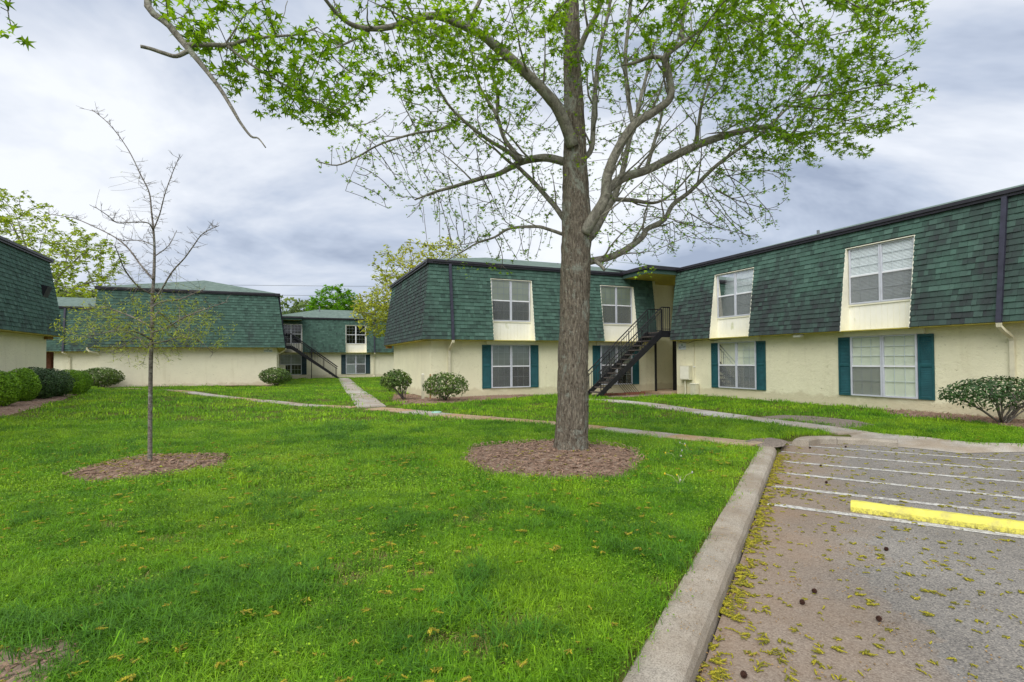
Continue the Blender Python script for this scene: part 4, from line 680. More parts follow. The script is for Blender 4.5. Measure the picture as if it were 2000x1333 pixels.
# wheel stop
d = Vector((.812, -.584, 0)); n = Vector((.584, .812, 0)); s = empty('wheel_stop', (3.30, 5.15, -.1), 0, label='bright yellow concrete wheel stop across the hatched parking lines', cat='wheel stop'); prof = [(0, 0), (.004, .046), (.010, .052), (.040, .093), (.046, .096), (.100, .096), (.106, .093), (.136, .052), (.142, 0)]; vs = []; fs = []; m = 34; c = len(prof)
for i in range(m+1):
    a = 1.83*i/m; e_ = .012 if i in (0, m) else 0
    for (q, z) in prof: j = rnd.uniform(-.0022, .0022); p_ = d*a+n*(q*(1-e_*6)+e_*.5+j); vs.append((p_.x, p_.y, max(0, z*(1-e_*4)+j)))
for i in range(m):
    for k in range(c-1): fs.append((i*c+k, i*c+k+1, (i+1)*c+k+1, (i+1)*c+k))
fs += [tuple(range(c)), tuple(m*c+k for k in range(c))]; mb = MB(); mb.add(vs, fs); mb.build('block', 'yellow_paint', s)
for a in (.3, 1.5): mb = MB(); q = d*a+n*.08; mb.tube([(q.x, q.y, .090), (q.x, q.y, .102)], [.016, .012], 8); mb.build('anchor_pin', 'pipe_grey', s)
# overhead wires far behind
for k, (z0, z1, lb) in enumerate(((14.3, 13.4, 'upper overhead wire crossing the sky behind the far roofs'), (12.7, 12.0, 'lower overhead wire crossing the sky behind the far roofs'))):
    mb = MB(); mb.tube([(-70+i*8, 84, z0+(z1-z0)*i/20-.7*math.sin(math.pi*i/20)) for i in range(21)], .03, 5); tag(mb.build('overhead_wire', 'pipe_grey'), label=lb, cat='wire', group='overhead wires')
# ------------------------------------------------------------------ trees
def catmull(pts, k):
    out = []
    P = [np.array(p, float) for p in pts]; n = len(P)
    for i in range(n-1):
        p0, p1, p2, p3 = P[max(i-1, 0)], P[i], P[i+1], P[min(i+2, n-1)]
        for j in range(k):
            t = j/k; out.append(.5*((2*p1)+(-p0+p2)*t+(2*p0-5*p1+4*p2-p3)*t*t+(-p0+3*p1-3*p2+p3)*t**3))
    out.append(P[-1]); return out
def grow(nodes, par, attrs, step, dk, iters, seed, di=3.0, up=.0, jit=.13):
    """space colonisation from the given skeleton nodes towards the attraction points"""
    q = np.random.RandomState(seed); nodes = [Vector(n) for n in nodes]; par = list(par); dr = {}; A = [Vector(a) for a in attrs]; alive = list(range(len(A)))
    near = [None]*len(A); nd_ = [1e9]*len(A); new0 = 0; cnt = {}
    for it in range(iters):
        kd = KDTree(len(nodes)-new0)
        for i in range(new0, len(nodes)): kd.insert(nodes[i], i)
        kd.balance(); start = len(nodes)
        for a in alive:
            co, i, d_ = kd.find(A[a])
            if i is not None and d_ < nd_[a]: nd_[a] = d_; near[a] = i
        alive = [a for a in alive if nd_[a] > dk]
        if not alive: break
        acc = {}
        for a in alive:
            if nd_[a] < di: acc.setdefault(near[a], []).append(a)
        for i, lst in acc.items():
            cnt[i] = cnt.get(i, 0)+1
            if cnt[i] > 3:
                for a in lst: nd_[a] = 0
                continue
            dvec = Vector((0, 0, up))
            for a in lst: dvec += (A[a]-nodes[i]).normalized()
            dvec = dvec.normalized()+Vector(q.normal(0, jit, 3))+(dr[i]*.9 if i in dr else Vector((0, 0, 0))); dvec.normalize(); dr[len(nodes)] = dvec; nodes.append(nodes[i]+dvec*step); par.append(i)
        new0 = start
        if len(nodes) == start: break
    return nodes, par
def limb_mesh(mb, pts, k=4, n=8, rough=.0, seed=0, freq=3.0, ridge=0):
    C = catmull(pts, k); P = [c[:3] for c in C]; r = [max(c[3], .003) for c in C]
    o = len(mb.v); mb.tube([tuple(p) for p in P], r, n)
    if rough:
        cen = [Vector(p) for p in P]
        for i in range(len(P)):
            for j in range(n):
                v_ = Vector(mb.v[o+i*n+j]); dd_ = v_-cen[i]; a = mnoise.noise((v_*freq)*Vector((1, 1, .5))+Vector((seed, 0, 0)))*.6+mnoise.noise(v_*Vector((14, 14, 4)))*.4; 
                if ridge:
                    w_ = v_+mnoise.noise_vector(v_*6)*.05; rd = 1-abs(mnoise.noise(w_*Vector((17, 17, 3.2))))*2.2; rd += .4*(1-abs(mnoise.noise(w_*Vector((34, 34, 7))))*2.2); dd_ = dd_*(1+ridge*rd/max(dd_.length, .05))
                mb.v[o+i*n+j] = tuple(cen[i]+dd_*(1+rough*a))
    return P, r
STAR = [(0, -.30)] + [(.5*k*math.sin(a), .5*k*math.cos(a)) for a, k in [(R(158), .30), (R(118), .85), (R(88), .30), (R(55), .98), (R(28), .33), (0, 1.05), (R(-28), .33), (R(-55), .98), (R(-88), .30), (R(-118), .85), (R(-158), .30)]]
LEAFT = {'star': (STAR[1:], [(0, 1, 2), (2, 3, 4), (4, 5, 6), (6, 7, 8), (8, 9, 10), (10, 0, 9), (0, 2, 4), (0, 4, 6), (0, 6, 8), (0, 8, 9)][:10]),
         'oval': ([(0, -.5), (.22, -.1), (.17, .3), (0, .5), (-.17, .3), (-.22, -.1)], [(0, 1, 2, 3), (0, 3, 4, 5)]),
         'blade': ([(0, -.5), (.09, 0), (0, .5), (-.09, 0)], [(0, 1, 2, 3)]),
         'clump': ([(-.5, -.3), (-.1, -.5), (.1, -.1), (.5, -.2), (.25, .15), (.35, .5), (0, .3), (-.4, .45), (-.2, .1)], [(0, 1, 2, 8), (2, 3, 4), (2, 4, 6, 8), (4, 5, 6), (6, 7, 8)])}
def leaves(lst, shape, name, mat, parent, stuff=True):
    """lst: (pos, normal, up-direction, size, tint)"""
    T, F_ = LEAFT[shape]; V_ = []; FF = []; TT = []; n = len(T)
    for (p, nrm, upv, s, t) in lst:
        y = upv-nrm*upv.dot(nrm)
        y = y.normalized() if y.length > 1e-4 else nrm.orthogonal().normalized(); x = y.cross(nrm); o = len(V_)
        for (a, b_) in T: V_.append(p+x*(a*s)+y*(b_*s)-nrm*(abs(a)*s*.35))
        FF += [tuple(i+o for i in f) for f in F_]; TT += [t]*n
    me = bpy.data.meshes.new(name); me.from_pydata(V_, [], FF); addtint(me, TT); me.materials.append(MATS[mat]); me.update(); o = link(name, me, parent)
    if stuff: o['kind'] = 'stuff'
    return o
def ballpt(q):
    while True:
        v_ = Vector((q.uniform(-1, 1), q.uniform(-1, 1), q.uniform(-1, 1)))
        if v_.length < 1: return v_
def tree(e, limbs, blobs, mats, leaf, seed, step=.13, dk=.16, tipr=.0035, trunk_n=20, limb_n=8, org=(0, 0, 0), per=5, young=None, main_parts=True, iters=90, di=3.0, droop=.5, trunk_rough=.10, rootk=None, leafy=2.6, shoots=0):
    q = random.Random(seed); og = Vector(org); nodes = []; par = []; base_r = []
    for ln, pts in limbs.items():
        pts = [(p[0]-og.x, p[1]-og.y, p[2]-og.z, p[3]) for p in pts]; mb = MB(); tr = ln == 'trunk'
        P, r = limb_mesh(mb, pts, (16 if rootk else 8) if tr else 4, trunk_n if tr else limb_n, trunk_rough if tr else .06, seed, 4.0, ridge=rootk if tr else 0)
        if tr and rootk:
            pass
        mb.build('trunk' if tr else 'limb', mats[0] if tr else mats[1], e, smooth=True, fixn=False)
        st = len(nodes)
        for i, p in enumerate(P):
            if tr and i < len(P)*.45: continue
            nodes.append(Vector(p)); par.append(-1); base_r.append(r[i])
    if shoots:
        mb = MB()
        for ln, pts in limbs.items():
            if ln == 'trunk' or ln in ('O', 'O1', 'O3', 'C2'): continue
            C = catmull(pts, 6); acc_ = q.uniform(.1, shoots)
            for i in range(2, len(C)-1):
                a, b_ = Vector(C[i][:3])-og, Vector(C[i+1][:3])-og; acc_ -= (b_-a).length
                if acc_ > 0 or C[i][3] < .011: continue
                acc_ = shoots*q.uniform(.6, 1.4); tan = (b_-a).normalized(); rp = ballpt(q); rp = (rp-tan*rp.dot(tan)).normalized(); d_ = (tan*.75+rp*.7+Vector((0, 0, .45))).normalized(); L_ = q.uniform(.45, 1.5); r0 = min(C[i][3]*.45, .018); pp = a.copy(); ps = [pp.copy()]; rs = [r0]
                for k in range(7):
                    d_ = (d_+Vector((q.gauss(0, .13), q.gauss(0, .13), q.gauss(.03, .1)))).normalized(); pp = pp+d_*(L_/7); ps.append(pp.copy()); rs.append(max(.004, r0*(1-(k+1)/8.5)))
                    nodes.append(pp.copy()); par.append(-1); base_r.append(rs[-1])
                mb.tube(ps, rs, 6)
        mb.build('branches', mats[1], e, smooth=True, fixn=False)['kind'] = 'stuff'
    nb = len(nodes); A = []; LV = []
    for (x, y, z, rx, ry, rz, n, lv) in blobs:
        for _ in range(n): b_ = ballpt(q); A.append((x+b_.x*rx-og.x, y+b_.y*ry-og.y, z+b_.z*rz-og.z)); LV.append(lv)
    nodes, par = grow(nodes, par, A, step, dk, iters, seed, di)
    N_ = len(nodes); ch = [[] for _ in range(N_)]
    for i in range(nb, N_): ch[par[i]].append(i)
    for _ in range(3):
        nw = {}
        for i in range(nb, N_):
            if ch[i]: nw[i] = nodes[i]*.5+nodes[par[i]]*.25+nodes[ch[i][0]]*.25
        for i, p in nw.items(): nodes[i] = p
    rad = [0.0]*N_
    for i in range(N_-1, nb-1, -1):
        rad[i] = tipr if not ch[i] else min(.03, sum(rad[c]**2.25 for c in ch[i])**(1/2.25))
    mb = MB()
    stack = [(c, i) for i in range(nb) for c in ch[i]]
    while stack:
        i, p = stack.pop(); pts = [nodes[p]]; rr = [min(rad[i]*1.15, base_r[p] if p < nb else 1)]; cur = i
        while True:
            pts.append(nodes[cur]); rr.append(rad[cur])
            if not ch[cur]: break
            ks = sorted(ch[cur], key=lambda c: -rad[c]); stack += [(c, cur) for c in ks[1:]]; cur = ks[0]
        mb.tube(pts, rr, 5 if rr[0] > .012 else 3, cap=False)
    tw = mb.build('twigs', mats[2], e, smooth=True, fixn=False); tw['kind'] = 'stuff'
    kd = KDTree(len(A))
    for i, a in enumerate(A): kd.insert(a, i)
    kd.balance(); out = []; yl = []
    shape, size, svar, lmat = leaf
    for i in range(nb, N_):
        tip = not ch[i]
        if not tip and rad[i] > tipr*leafy: continue
        lv = LV[kd.find(nodes[i])[1]]; k = per if tip else max(1, per//2)
        for _ in range(k):
            if q.random() > lv: continue
            b_ = ballpt(q); p = nodes[i]+b_*size*(.95 if lv > .6 else .5); s_ = size*q.uniform(1-svar, 1+svar)*(1 if lv > .6 else .62)
            nrm = (Vector((q.gauss(0, .55), q.gauss(0, .55), 1))).normalized(); upv = Vector((b_.x, b_.y, -droop)).normalized(); out.append((p, nrm, upv, s_, q.random()))
    leaves(out, shape, 'foliage', lmat, e); return len(out), N_
def bare(e): return e
# --- sweetgum
e = empty('sweetgum_tree', (.88, 7.95, 0), 0, label='large sweetgum with lichen-spotted trunk and fresh star-shaped leaves', cat='tree')
st = tree(e, LIMBS, BLOBS, ('bark_gum', 'bark_limb', 'bark_twig'), ('star', .115, .4, 'gum_leaf'), 21, step=.12, dk=.15, tipr=.0047, org=(.88, 7.95, 0), per=9, leafy=3.2, trunk_n=110, limb_n=12, rootk=.012, trunk_rough=.07, shoots=.30)
q = random.Random(5); yl = []
for (x, y, z, n) in ((.98, 7.65, 4.35, 14), (1.03, 7.6, 4.75, 10), (.72, 7.62, 4.15, 9), (1.15, 7.63, 4.3, 6), (.9, 7.66, 5.1, 6), (-.72, 7.9, 2.84, 10), (-.62, 7.9, 2.74, 6), (2.06, 7.9, 2.78, 16), (1.98, 7.9, 2.68, 8)):
    for _ in range(n): b_ = ballpt(q); yl.append((Vector((x-.88, y-7.95, z))+b_*Vector((.13, .08, .10)), Vector((q.gauss(0, .5), q.gauss(-.3, .5), .8)).normalized(), Vector((b_.x, b_.y, -.5)).normalized(), q.uniform(.05, .09), q.random()))
leaves(yl, 'star', 'young_leaves', 'gum_leaf_young', e)
mb = MB()     # root flare
for k in range(7):
    a = 6.2832*k/7+.3; dx, dy = math.cos(a), math.sin(a); l = q.uniform(.30, .38); mb.tube([(dx*.14, dy*.14, .26), (dx*.19, dy*.19, .12), (dx*.24, dy*.24, .03), (dx*l, dy*l, -.05)], [.06, .07, .055, .025], 8)
mb.build('root_flare', 'bark_gum', e, smooth=True, fixn=False)
print('sweetgum', st)
# --- young tree on the left
e = empty('young_tree', (-4.9, 7.09, 0), 0, label='thin young tree with bare upper twigs and sparse yellow-green lower leaves', cat='tree')
print('young', tree(e, SAP, SBLOBS, ('bark_sapling', 'bark_sapling', 'bark_twig'), ('blade', .055, .35, 'sapling_leaf'), 22, step=.07, dk=.09, tipr=.0016, org=(-4.9, 7.09, 0), per=8, trunk_n=12, limb_n=7, di=1.4, droop=.8, trunk_rough=.05))
q = random.Random(9); mb = MB()   # short side twigs on the bare upper limbs
for ln, pts in SAP.items():
    C = catmull(pts, 6)
    for i in range(3, len(C)):
        if ln == 'trunk' and C[i][2] < 2.3: continue
        for _ in range(2):
            if q.random() < .35: continue
            p = Vector(C[i][:3])-Vector((-4.9, 7.09, 0)); dd_ = Vector((q.gauss(0, 1), q.gauss(0, 1), q.gauss(.35, .5))).normalized(); l = q.uniform(.05, .20); p1 = p+dd_*l*.5; p2 = p1+(dd_+Vector((q.gauss(0, .4), q.gauss(0, .4), .3))).normalized()*l*.5
            mb.tube([p, p1, p2], [.0032, .0024, .0015], 3, cap=False)
            for _ in range(2): d2 = (dd_+Vector((q.gauss(0, .8), q.gauss(0, .8), q.gauss(0, .5)))).normalized()*q.uniform(.03, .07); mb.tube([p1, p1+d2], [.002, .0012], 3, cap=False)
mb.build('side_twigs', 'bark_twig', e, fixn=False)['kind'] = 'stuff'
# --- background trees
def bgtree(name, loc, h, fork, blobs, mats, leaf, seed, label, step, dk, tipr, per, trunk_r, lean=0.0, nl=6):
    e = empty(name, loc, 0, label=label, cat='tree', group='trees behind the apartment blocks'); q = random.Random(seed); lx, ly, lz = loc
    limbs = {'trunk': [(lx, ly, lz-.2, trunk_r*1.2), (lx+.1, ly, lz+fork*.5, trunk_r), (lx-.1, ly+.1, lz+fork, trunk_r*.85), (lx+lean, ly, lz+h*.72, trunk_r*.45), (lx+lean*1.3, ly, lz+h*.9, trunk_r*.15)]}
    for i in range(nl):
        b_ = blobs[i % len(blobs)]; t = q.uniform(.75, 1.0); s0 = Vector((lx, ly, lz+fork*q.uniform(.85, 1.25))); tgt = Vector(b_[:3])+Vector((q.uniform(-.5, .5)*b_[3], q.uniform(-.5, .5)*b_[4], q.uniform(-.3, .4)*b_[5])); mdl = s0.lerp(tgt, .5)+Vector((0, 0, .12*(tgt-s0).length))
        limbs['limb%d' % i] = [(*s0, trunk_r*.5), (*s0.lerp(mdl, .6), trunk_r*.38), (*mdl, trunk_r*.28), (*mdl.lerp(tgt, .6), trunk_r*.16), (*tgt, trunk_r*.06)]
    print(name, tree(e, limbs, blobs, mats, leaf, seed, step=step, dk=dk, tipr=tipr, org=loc, per=per, trunk_n=10, limb_n=6, di=12, iters=60, trunk_rough=.05))
BK = ('bark_limb', 'bark_limb', 'bark_twig')
bgtree('oak_tree', (-47, 52, 0), 14, 6, [(-47.9, 52, 13.2, 7.0, 5, 3.6, 300, 1), (-40.8, 50, 11.0, 3.3, 4, 3.0, 190, 1), (-41.5, 49, 8.0, 5.0, 4, 1.2, 120, 1), (-50.4, 53, 17.0, 3.2, 4, 2.2, 90, .9), (-46, 51, 9.5, 5, 4, 2.5, 160, 1)], BK, ('clump', .36, .4, 'oak_spring'), 31, 'spreading yellow-green oak rising behind the nearest left wing', .48, .65, .018, 6, .4, nl=9)
bgtree('oak_tree', (-7.2, 38.5, 0), 9.0, 3.5, [(-7.2, 38.5, 8.0, 3.3, 3.0, 2.3, 420, .65), (-5.3, 39, 9.2, 2.3, 2.5, 1.5, 240, .65), (-8.4, 37.5, 6.4, 1.9, 2.2, 1.4, 200, .8), (-9.3, 37, 4.8, 1.7, 1.8, 1.8, 380, 1), (-8.2, 37.2, 4.6, 1.6, 1.5, 1.6, 260, 1), (-10.6, 37, 5.2, .8, 1.2, 1.0, 90, 1)], BK, ('oval', .27, .35, 'oak_yellow'), 32, 'sparse olive-yellow oak drooping beside the gable of the middle block', .24, .32, .010, 7, .24, nl=8)
bgtree('maple_tree', (-22.3, 67, 0), 11.5, 3, [(-22.6, 66.5, 9.0, 3.0, 3, 2.0, 220, 1), (-20.6, 67, 8.4, 1.7, 2.5, 1.9, 120, 1), (-24.2, 66.5, 8.2, 1.7, 2.5, 1.5, 120, 1), (-22.3, 66, 6.8, 3.6, 3, 1.4, 160, 1), (-23, 66.5, 10.6, 1.1, 1.2, .6, 40, .9)], BK, ('clump', .36, .4, 'maple_bright'), 33, 'bright green round-crowned maple behind the farthest roof', .36, .48, .013, 10, .25)
# distant woods on the hill: one mass
q = random.Random(77); lst = []
for k in range(150):
    a = R(q.uniform(-46, 40)); d_ = q.uniform(165, 215); x = math.sin(a)*d_; y = math.cos(a)*d_; h = q.uniform(7, 12); rr = q.uniform(3.0, 5.2); z = hbase(x, y); tn = q.random()
    for _ in range(95):
        b_ = ballpt(q); b_ = b_.normalized()*(b_.length**.5); lst.append((Vector((x+b_.x*rr, y+b_.y*rr, z+h*.55+b_.z*h*.5)), Vector((q.gauss(0, 1), q.gauss(-.7, .8), q.gauss(.6, .6))).normalized(), Vector((q.gauss(0, 1), q.gauss(0, 1), q.gauss(0, 1))).normalized(), q.uniform(.9, 2.0), min(1, max(0, tn+q.gauss(0, .18)))))
o = leaves(lst, 'clump', 'distant_woods', 'woods', None); tag(o, label='wooded hillside far behind the roofs', cat='woods', kind='stuff')
# ------------------------------------------------------------------ shrubs
def shrub(name, base, off, rad, label, mat, n, size, seed, stems=9, dense=False, group=None, boxy=1.0, stemw=.016, under=.5, cat='shrub'):
    q = random.Random(seed); e = empty(name, base, 0, label=label, cat=cat, group=group); c = Vector(off); rx, ry, rz = rad; lst = []
    def shape(b_):     # squarish super-ellipsoid with lumps
        d_ = b_.normalized(); k = (abs(d_.x)**(2*boxy)+abs(d_.y)**(2*boxy)+abs(d_.z)**(2*boxy))**(-1/(2*boxy)); k *= 1+.09*mnoise.noise(d_*2.3+Vector((seed, 0, 0)))+.05*mnoise.noise(d_*6+Vector((0, seed, 0))); return d_*k
    for _ in range(n):
        b_ = ballpt(q); r_ = b_.length; r_ = (1-(1-r_)**1.0*.55) if not dense else (1-(q.random()**2.2)*.35); d_ = shape(b_)*r_
        if d_.z < -under and q.random() < .7: continue
        p = c+Vector((d_.x*rx, d_.y*ry, d_.z*rz)); nr = (d_.normalized()+Vector((q.gauss(0, .5), q.gauss(0, .5), q.gauss(.25, .5)))).normalized(); lst.append((p, nr, Vector((q.gauss(0, 1), q.gauss(0, 1), q.gauss(.3, 1))).normalized(), size*q.uniform(.65, 1.35), q.random()))
    leaves(lst, 'oval', 'foliage', mat, e); mb = MB()
    for k in range(stems):
        d_ = Vector((q.uniform(-1, 1), q.uniform(-1, 1), q.uniform(-.25, .7))); d_ = shape(d_)*q.uniform(.75, .95); tip = c+Vector((d_.x*rx, d_.y*ry, d_.z*rz)); b0 = Vector((q.uniform(-.07, .07), q.uniform(-.07, .07), -.04)); m1 = b0.lerp(tip, .35)+Vector((q.gauss(0, .03), q.gauss(0, .03), .05)); m2 = b0.lerp(tip, .7)+Vector((q.gauss(0, .04), q.gauss(0, .04), .05))
        mb.tube([b0, m1, m2, tip], [stemw, stemw*.75, stemw*.5, stemw*.2], 5)
        for _ in range(4):
            t2 = m2+Vector((q.gauss(0, .2)*rx, q.gauss(0, .2)*ry, q.gauss(.25, .3)*rz)); mb.tube([m1.lerp(m2, q.random()), t2], [stemw*.4, stemw*.15], 4, cap=False)
    mb.build('stems', 'bark_twig', e, smooth=True, fixn=False); return e
HG = 'clipped shrubs by the walls'
shrub('holly_shrub', (-3.82, 18.6, .05), (-.30, 0, .66), (.56, .50, .40), 'lopsided holly shrub left of the gable corner, stems bare on one side', 'holly', 1500, .095, 41, 12, group=HG, under=.45)
shrub('holly_shrub', (-2.33, 18.0, .03), (.05, 0, .52), (.80, .62, .47), 'wide twiggy holly shrub in front of the cream downspout', 'holly', 1700, .09, 42, 16, group=HG, under=.6)
shrub('holly_shrub', (10.17, 10.9, .02), (-.05, .05, .62), (1.12, .62, .36), 'flat-topped spreading holly with open bare branches, cropped at the right edge', 'holly_dark', 2600, .075, 43, 20, group=HG, under=.35, stemw=.018)
shrub('round_shrub', (-12.5, 27.6, .14), (.03, 0, .52), (.80, .66, .46), 'vase-shaped clipped shrub at the right end of the blank wing', 'holly', 2200, .10, 44, 16, dense=True, group=HG, under=.75)
shrub('round_shrub', (-19.5, 24.95, .22), (-.08, 0, .52), (.96, .75, .47), 'dark oval shrub at the left end of the blank wing', 'holly', 2600, .10, 45, 12, dense=True, group=HG, under=.75)
XH = [('boxwood', 'boxwood', (-13.41, 13.8, .30), (.34, .38, .47), 'bright green clipped bush cut by the left picture edge', 2200), ('boxwood', 'boxwood', (-14.25, 15.25, .30), (.37, .40, .50), 'bright green clipped bush, second along the left hedge', 2200), ('holly_dark', 'holly_shrub', (-14.75, 16.2, .30), (.68, .55, .50), 'large glossy dark green bush in the middle of the left hedge', 2400), ('holly_dark', 'holly_shrub', (-15.05, 17.1, .30), (.62, .52, .48), 'dark green bush with pale tips, right of the largest hedge bush', 2200), ('boxwood', 'boxwood', (-15.55, 18.4, .30), (.44, .45, .46), 'bright green bush behind the dark ones in the left hedge', 1800), ('boxwood', 'boxwood', (-16.25, 19.6, .30), (.44, .45, .43), 'bright green bush at the far right end of the left hedge', 1800)]
for k, (mt_, nm, bs, rd, lb, n_) in enumerate(XH): shrub(nm, bs, (0, 0, rd[2]*.95), rd, lb, mt_, int(n_*2.2), .055 if mt_ == 'boxwood' else .062, 50+k, 6, dense=True, group=HG, boxy=1.08, under=.9)
# ------------------------------------------------------------------ grass and litter: instanced tufts (uncountable)
PROTO = {}
def proto(coll, name, mb, mat):
    if coll not in PROTO: PROTO[coll] = bpy.data.collections.new(coll)
    me = mb.mesh(name, mat, fixn=False, tint=True); o = bpy.data.objects.new(name, me); PROTO[coll].objects.link(o)
def blade(mb, q, x, y, h, wd, bend):
    a = q.uniform(0, 6.2832); dx, dy = math.cos(a), math.sin(a); sx_, sy_ = -dy*wd/2, dx*wd/2; b1 = bend*.3; t = q.random()
    mb.add([(x-sx_, y-sy_, -.01), (x+sx_, y+sy_, -.01), (x+dx*b1*h+sx_*.8, y+dy*b1*h+sy_*.8, h*.55), (x+dx*b1*h-sx_*.8, y+dy*b1*h-sy_*.8, h*.55), (x+dx*bend*h, y+dy*bend*h, h*(1-bend*.35))], [(0, 1, 2, 3), (3, 2, 4)], t)
q = random.Random(3)
for k in range(6):     # 0-5 fine turf near the camera
    mb = MB(); [blade(mb, q, q.gauss(0, .038), q.gauss(0, .038), q.uniform(.035, .105), q.uniform(.0032, .0062), q.uniform(.3, 1.35)) for _ in range(28)]; proto('turf', 'a_turf_%d' % k, mb, 'grass')
for k in range(4):     # 6-9 turf farther off
    mb = MB(); [blade(mb, q, q.gauss(0, .085), q.gauss(0, .085), q.uniform(.035, .085), q.uniform(.006, .010), q.uniform(.2, 1.0)) for _ in range(40)]; proto('turf', 'b_turf_%d' % k, mb, 'grass')
for k in range(3):     # 10-12 far turf
    mb = MB(); [blade(mb, q, q.gauss(0, .16), q.gauss(0, .16), q.uniform(.05, .10), q.uniform(.014, .024), q.uniform(.2, .9)) for _ in range(46)]; proto('turf', 'c_turf_%d' % k, mb, 'grass')
for k in range(3):     # 13-15 dark long tussock
    mb = MB(); [blade(mb, q, q.gauss(0, .04), q.gauss(0, .04), q.uniform(.08, .15), q.uniform(.004, .007), q.uniform(.3, 1.1)) for _ in range(42)]; proto('turf', 'd_tussock_%d' % k, mb, 'grass_dark')
def round_leaf(mb, q, x, y, z, r):
    a0 = q.uniform(0, 6.28); tl = Vector((q.gauss(0, .35), q.gauss(0, .35), 1)).normalized(); ex = tl.orthogonal().normalized(); ey = tl.cross(ex); c = Vector((x, y, z)); mb.add([c+ex*(r*math.cos(a0+i*1.0472))+ey*(r*math.sin(a0+i*1.0472)) for i in range(6)], [(0, 1, 2, 3, 4, 5)], q.random())
for k in range(3):     # 16-18 clover-like weeds
    mb = MB(); [round_leaf(mb, q, q.gauss(0, .05), q.gauss(0, .05), q.uniform(.02, .055), q.uniform(.0035, .0065)) for _ in range(40)]; proto('turf', 'e_clover_%d' % k, mb, 'clover')
for k in range(2):     # 19-20 dry straw
    mb = MB(); [blade(mb, q, q.gauss(0, .06), q.gauss(0, .06), q.uniform(.02, .06), q.uniform(.002, .004), q.uniform(.8, 1.5)) for _ in range(16)]; proto('turf', 'f_straw_%d' % k, mb, 'straw')
def gn_scatter(name, coll, pts, rots, scls, kinds, **kw):
    me = bpy.data.meshes.new(name); me.from_pydata(pts, [], [])
    a = me.attributes.new('rot', 'FLOAT_VECTOR', 'POINT'); a.data.foreach_set('vector', [c for r in rots for c in r]); a = me.attributes.new('scl', 'FLOAT', 'POINT'); a.data.foreach_set('value', scls); a = me.attributes.new('pick', 'INT', 'POINT'); a.data.foreach_set('value', kinds)
    o = link(name, me); tag(o, **kw); ng = bpy.data.node_groups.new(name, 'GeometryNodeTree'); ng.interface.new_socket('Geometry', in_out='INPUT', socket_type='NodeSocketGeometry'); ng.interface.new_socket('Geometry', in_out='OUTPUT', socket_type='NodeSocketGeometry')
    nn = ng.nodes; gi = nn.new('NodeGroupInput'); go = nn.new('NodeGroupOutput'); ip = nn.new('GeometryNodeInstanceOnPoints'); ci = nn.new('GeometryNodeCollectionInfo'); ci.inputs['Collection'].default_value = PROTO[coll]; ci.inputs['Separate Children'].default_value = True; ci.inputs['Reset Children'].default_value = True; ip.inputs['Pick Instance'].default_value = True
    def at_(nm, ty): n_ = nn.new('GeometryNodeInputNamedAttribute'); n_.data_type = ty; n_.inputs['Name'].default_value = nm; return n_.outputs['Attribute']
    lk = ng.links.new; lk(gi.outputs[0], ip.inputs['Points']); lk(ci.outputs[0], ip.inputs['Instance']); lk(at_('pick', 'INT'), ip.inputs['Instance Index']); lk(at_('rot', 'FLOAT_VECTOR'), ip.inputs['Rotation']); lk(at_('scl', 'FLOAT'), ip.inputs['Scale']); lk(ip.outputs[0], go.inputs[0])
    md = o.modifiers.new('scatter', 'NODES'); md.node_group = ng; return o
FOOT = [[W(-2, 15), W(17.28, 15), W(17.28, 23), W(-2, 23)], [W(18.9, 4.96), W(18.9, 18), W(26, 18), W(26, 4.96)], [W(31.5, -8.24), W(31.5, -.37), W(50, -.37), W(50, -8.24)], [W(47.4, -1), W(47.4, 13), W(55, 13), W(55, -1)], [W(43.2, -14), W(43.2, -8), W(50, -8), W(50, -14)], [W(6, -16), W(6, -8.33), W(25.46, -8.33), W(25.46, -16)], [W(17.4, 14.2), W(17.4, 18), W(19, 18), W(19, 14.2)]]
FOOT = [[(p.x, p.y) for p in f] for f in FOOT]; APR = [(a[0], a[1]) for a in ap]+[(a[0], a[1]) for a in bp[::-1]]
def segd(x, y, pl):
    m_ = 1e9
    for i in range(len(pl)-1):
        ax_, ay_ = pl[i]; bx_, by_ = pl[i+1]; dx, dy = bx_-ax_, by_-ay_; t = max(0, min(1, ((x-ax_)*dx+(y-ay_)*dy)/(dx*dx+dy*dy))); m_ = min(m_, math.hypot(x-ax_-dx*t, y-ay_-dy*t))
    return m_
BB = [(min(p[0] for p in b_), max(p[0] for p in b_), min(p[1] for p in b_), max(p[1] for p in b_), b_, gp_) for b_, gp_ in BEDS]
CURBN = Vector((.869, -.495))
def lawn_ok(x, y, q, mg):
    dcurb = (x-.83)*.869-(y-2.46)*.495     # >0 on the asphalt side of the curb face
    if dcurb > -.26-mg*.3 and y < 8.35: return False
    if inpoly(x, y, ASPH) or inpoly(x, y, APR): return False
    if 4.5 < x < 6.9 and 8.5 < y < 9.9 and segd(x, y, [(6.62, 9.02), (6.28, 9.28), (5.85, 9.46), (5.30, 9.47), (4.98, 9.30), (4.80, 9.05)]) < .30: return False
    for pl, wd in PATHS:
        if segd(x, y, pl) < wd/2+mg*.35-.03: return False
    for x0, x1, y0, y1, b_, gp_ in BB:
        if x0 < x < x1 and y0 < y < y1 and inpoly(x, y, b_):
            return q.random() < gp_
    for f in FOOT:
        if inpoly(x, y, f): return False
    return True
q = random.Random(12); pts = []; rots = []; scls = []; kinds = []
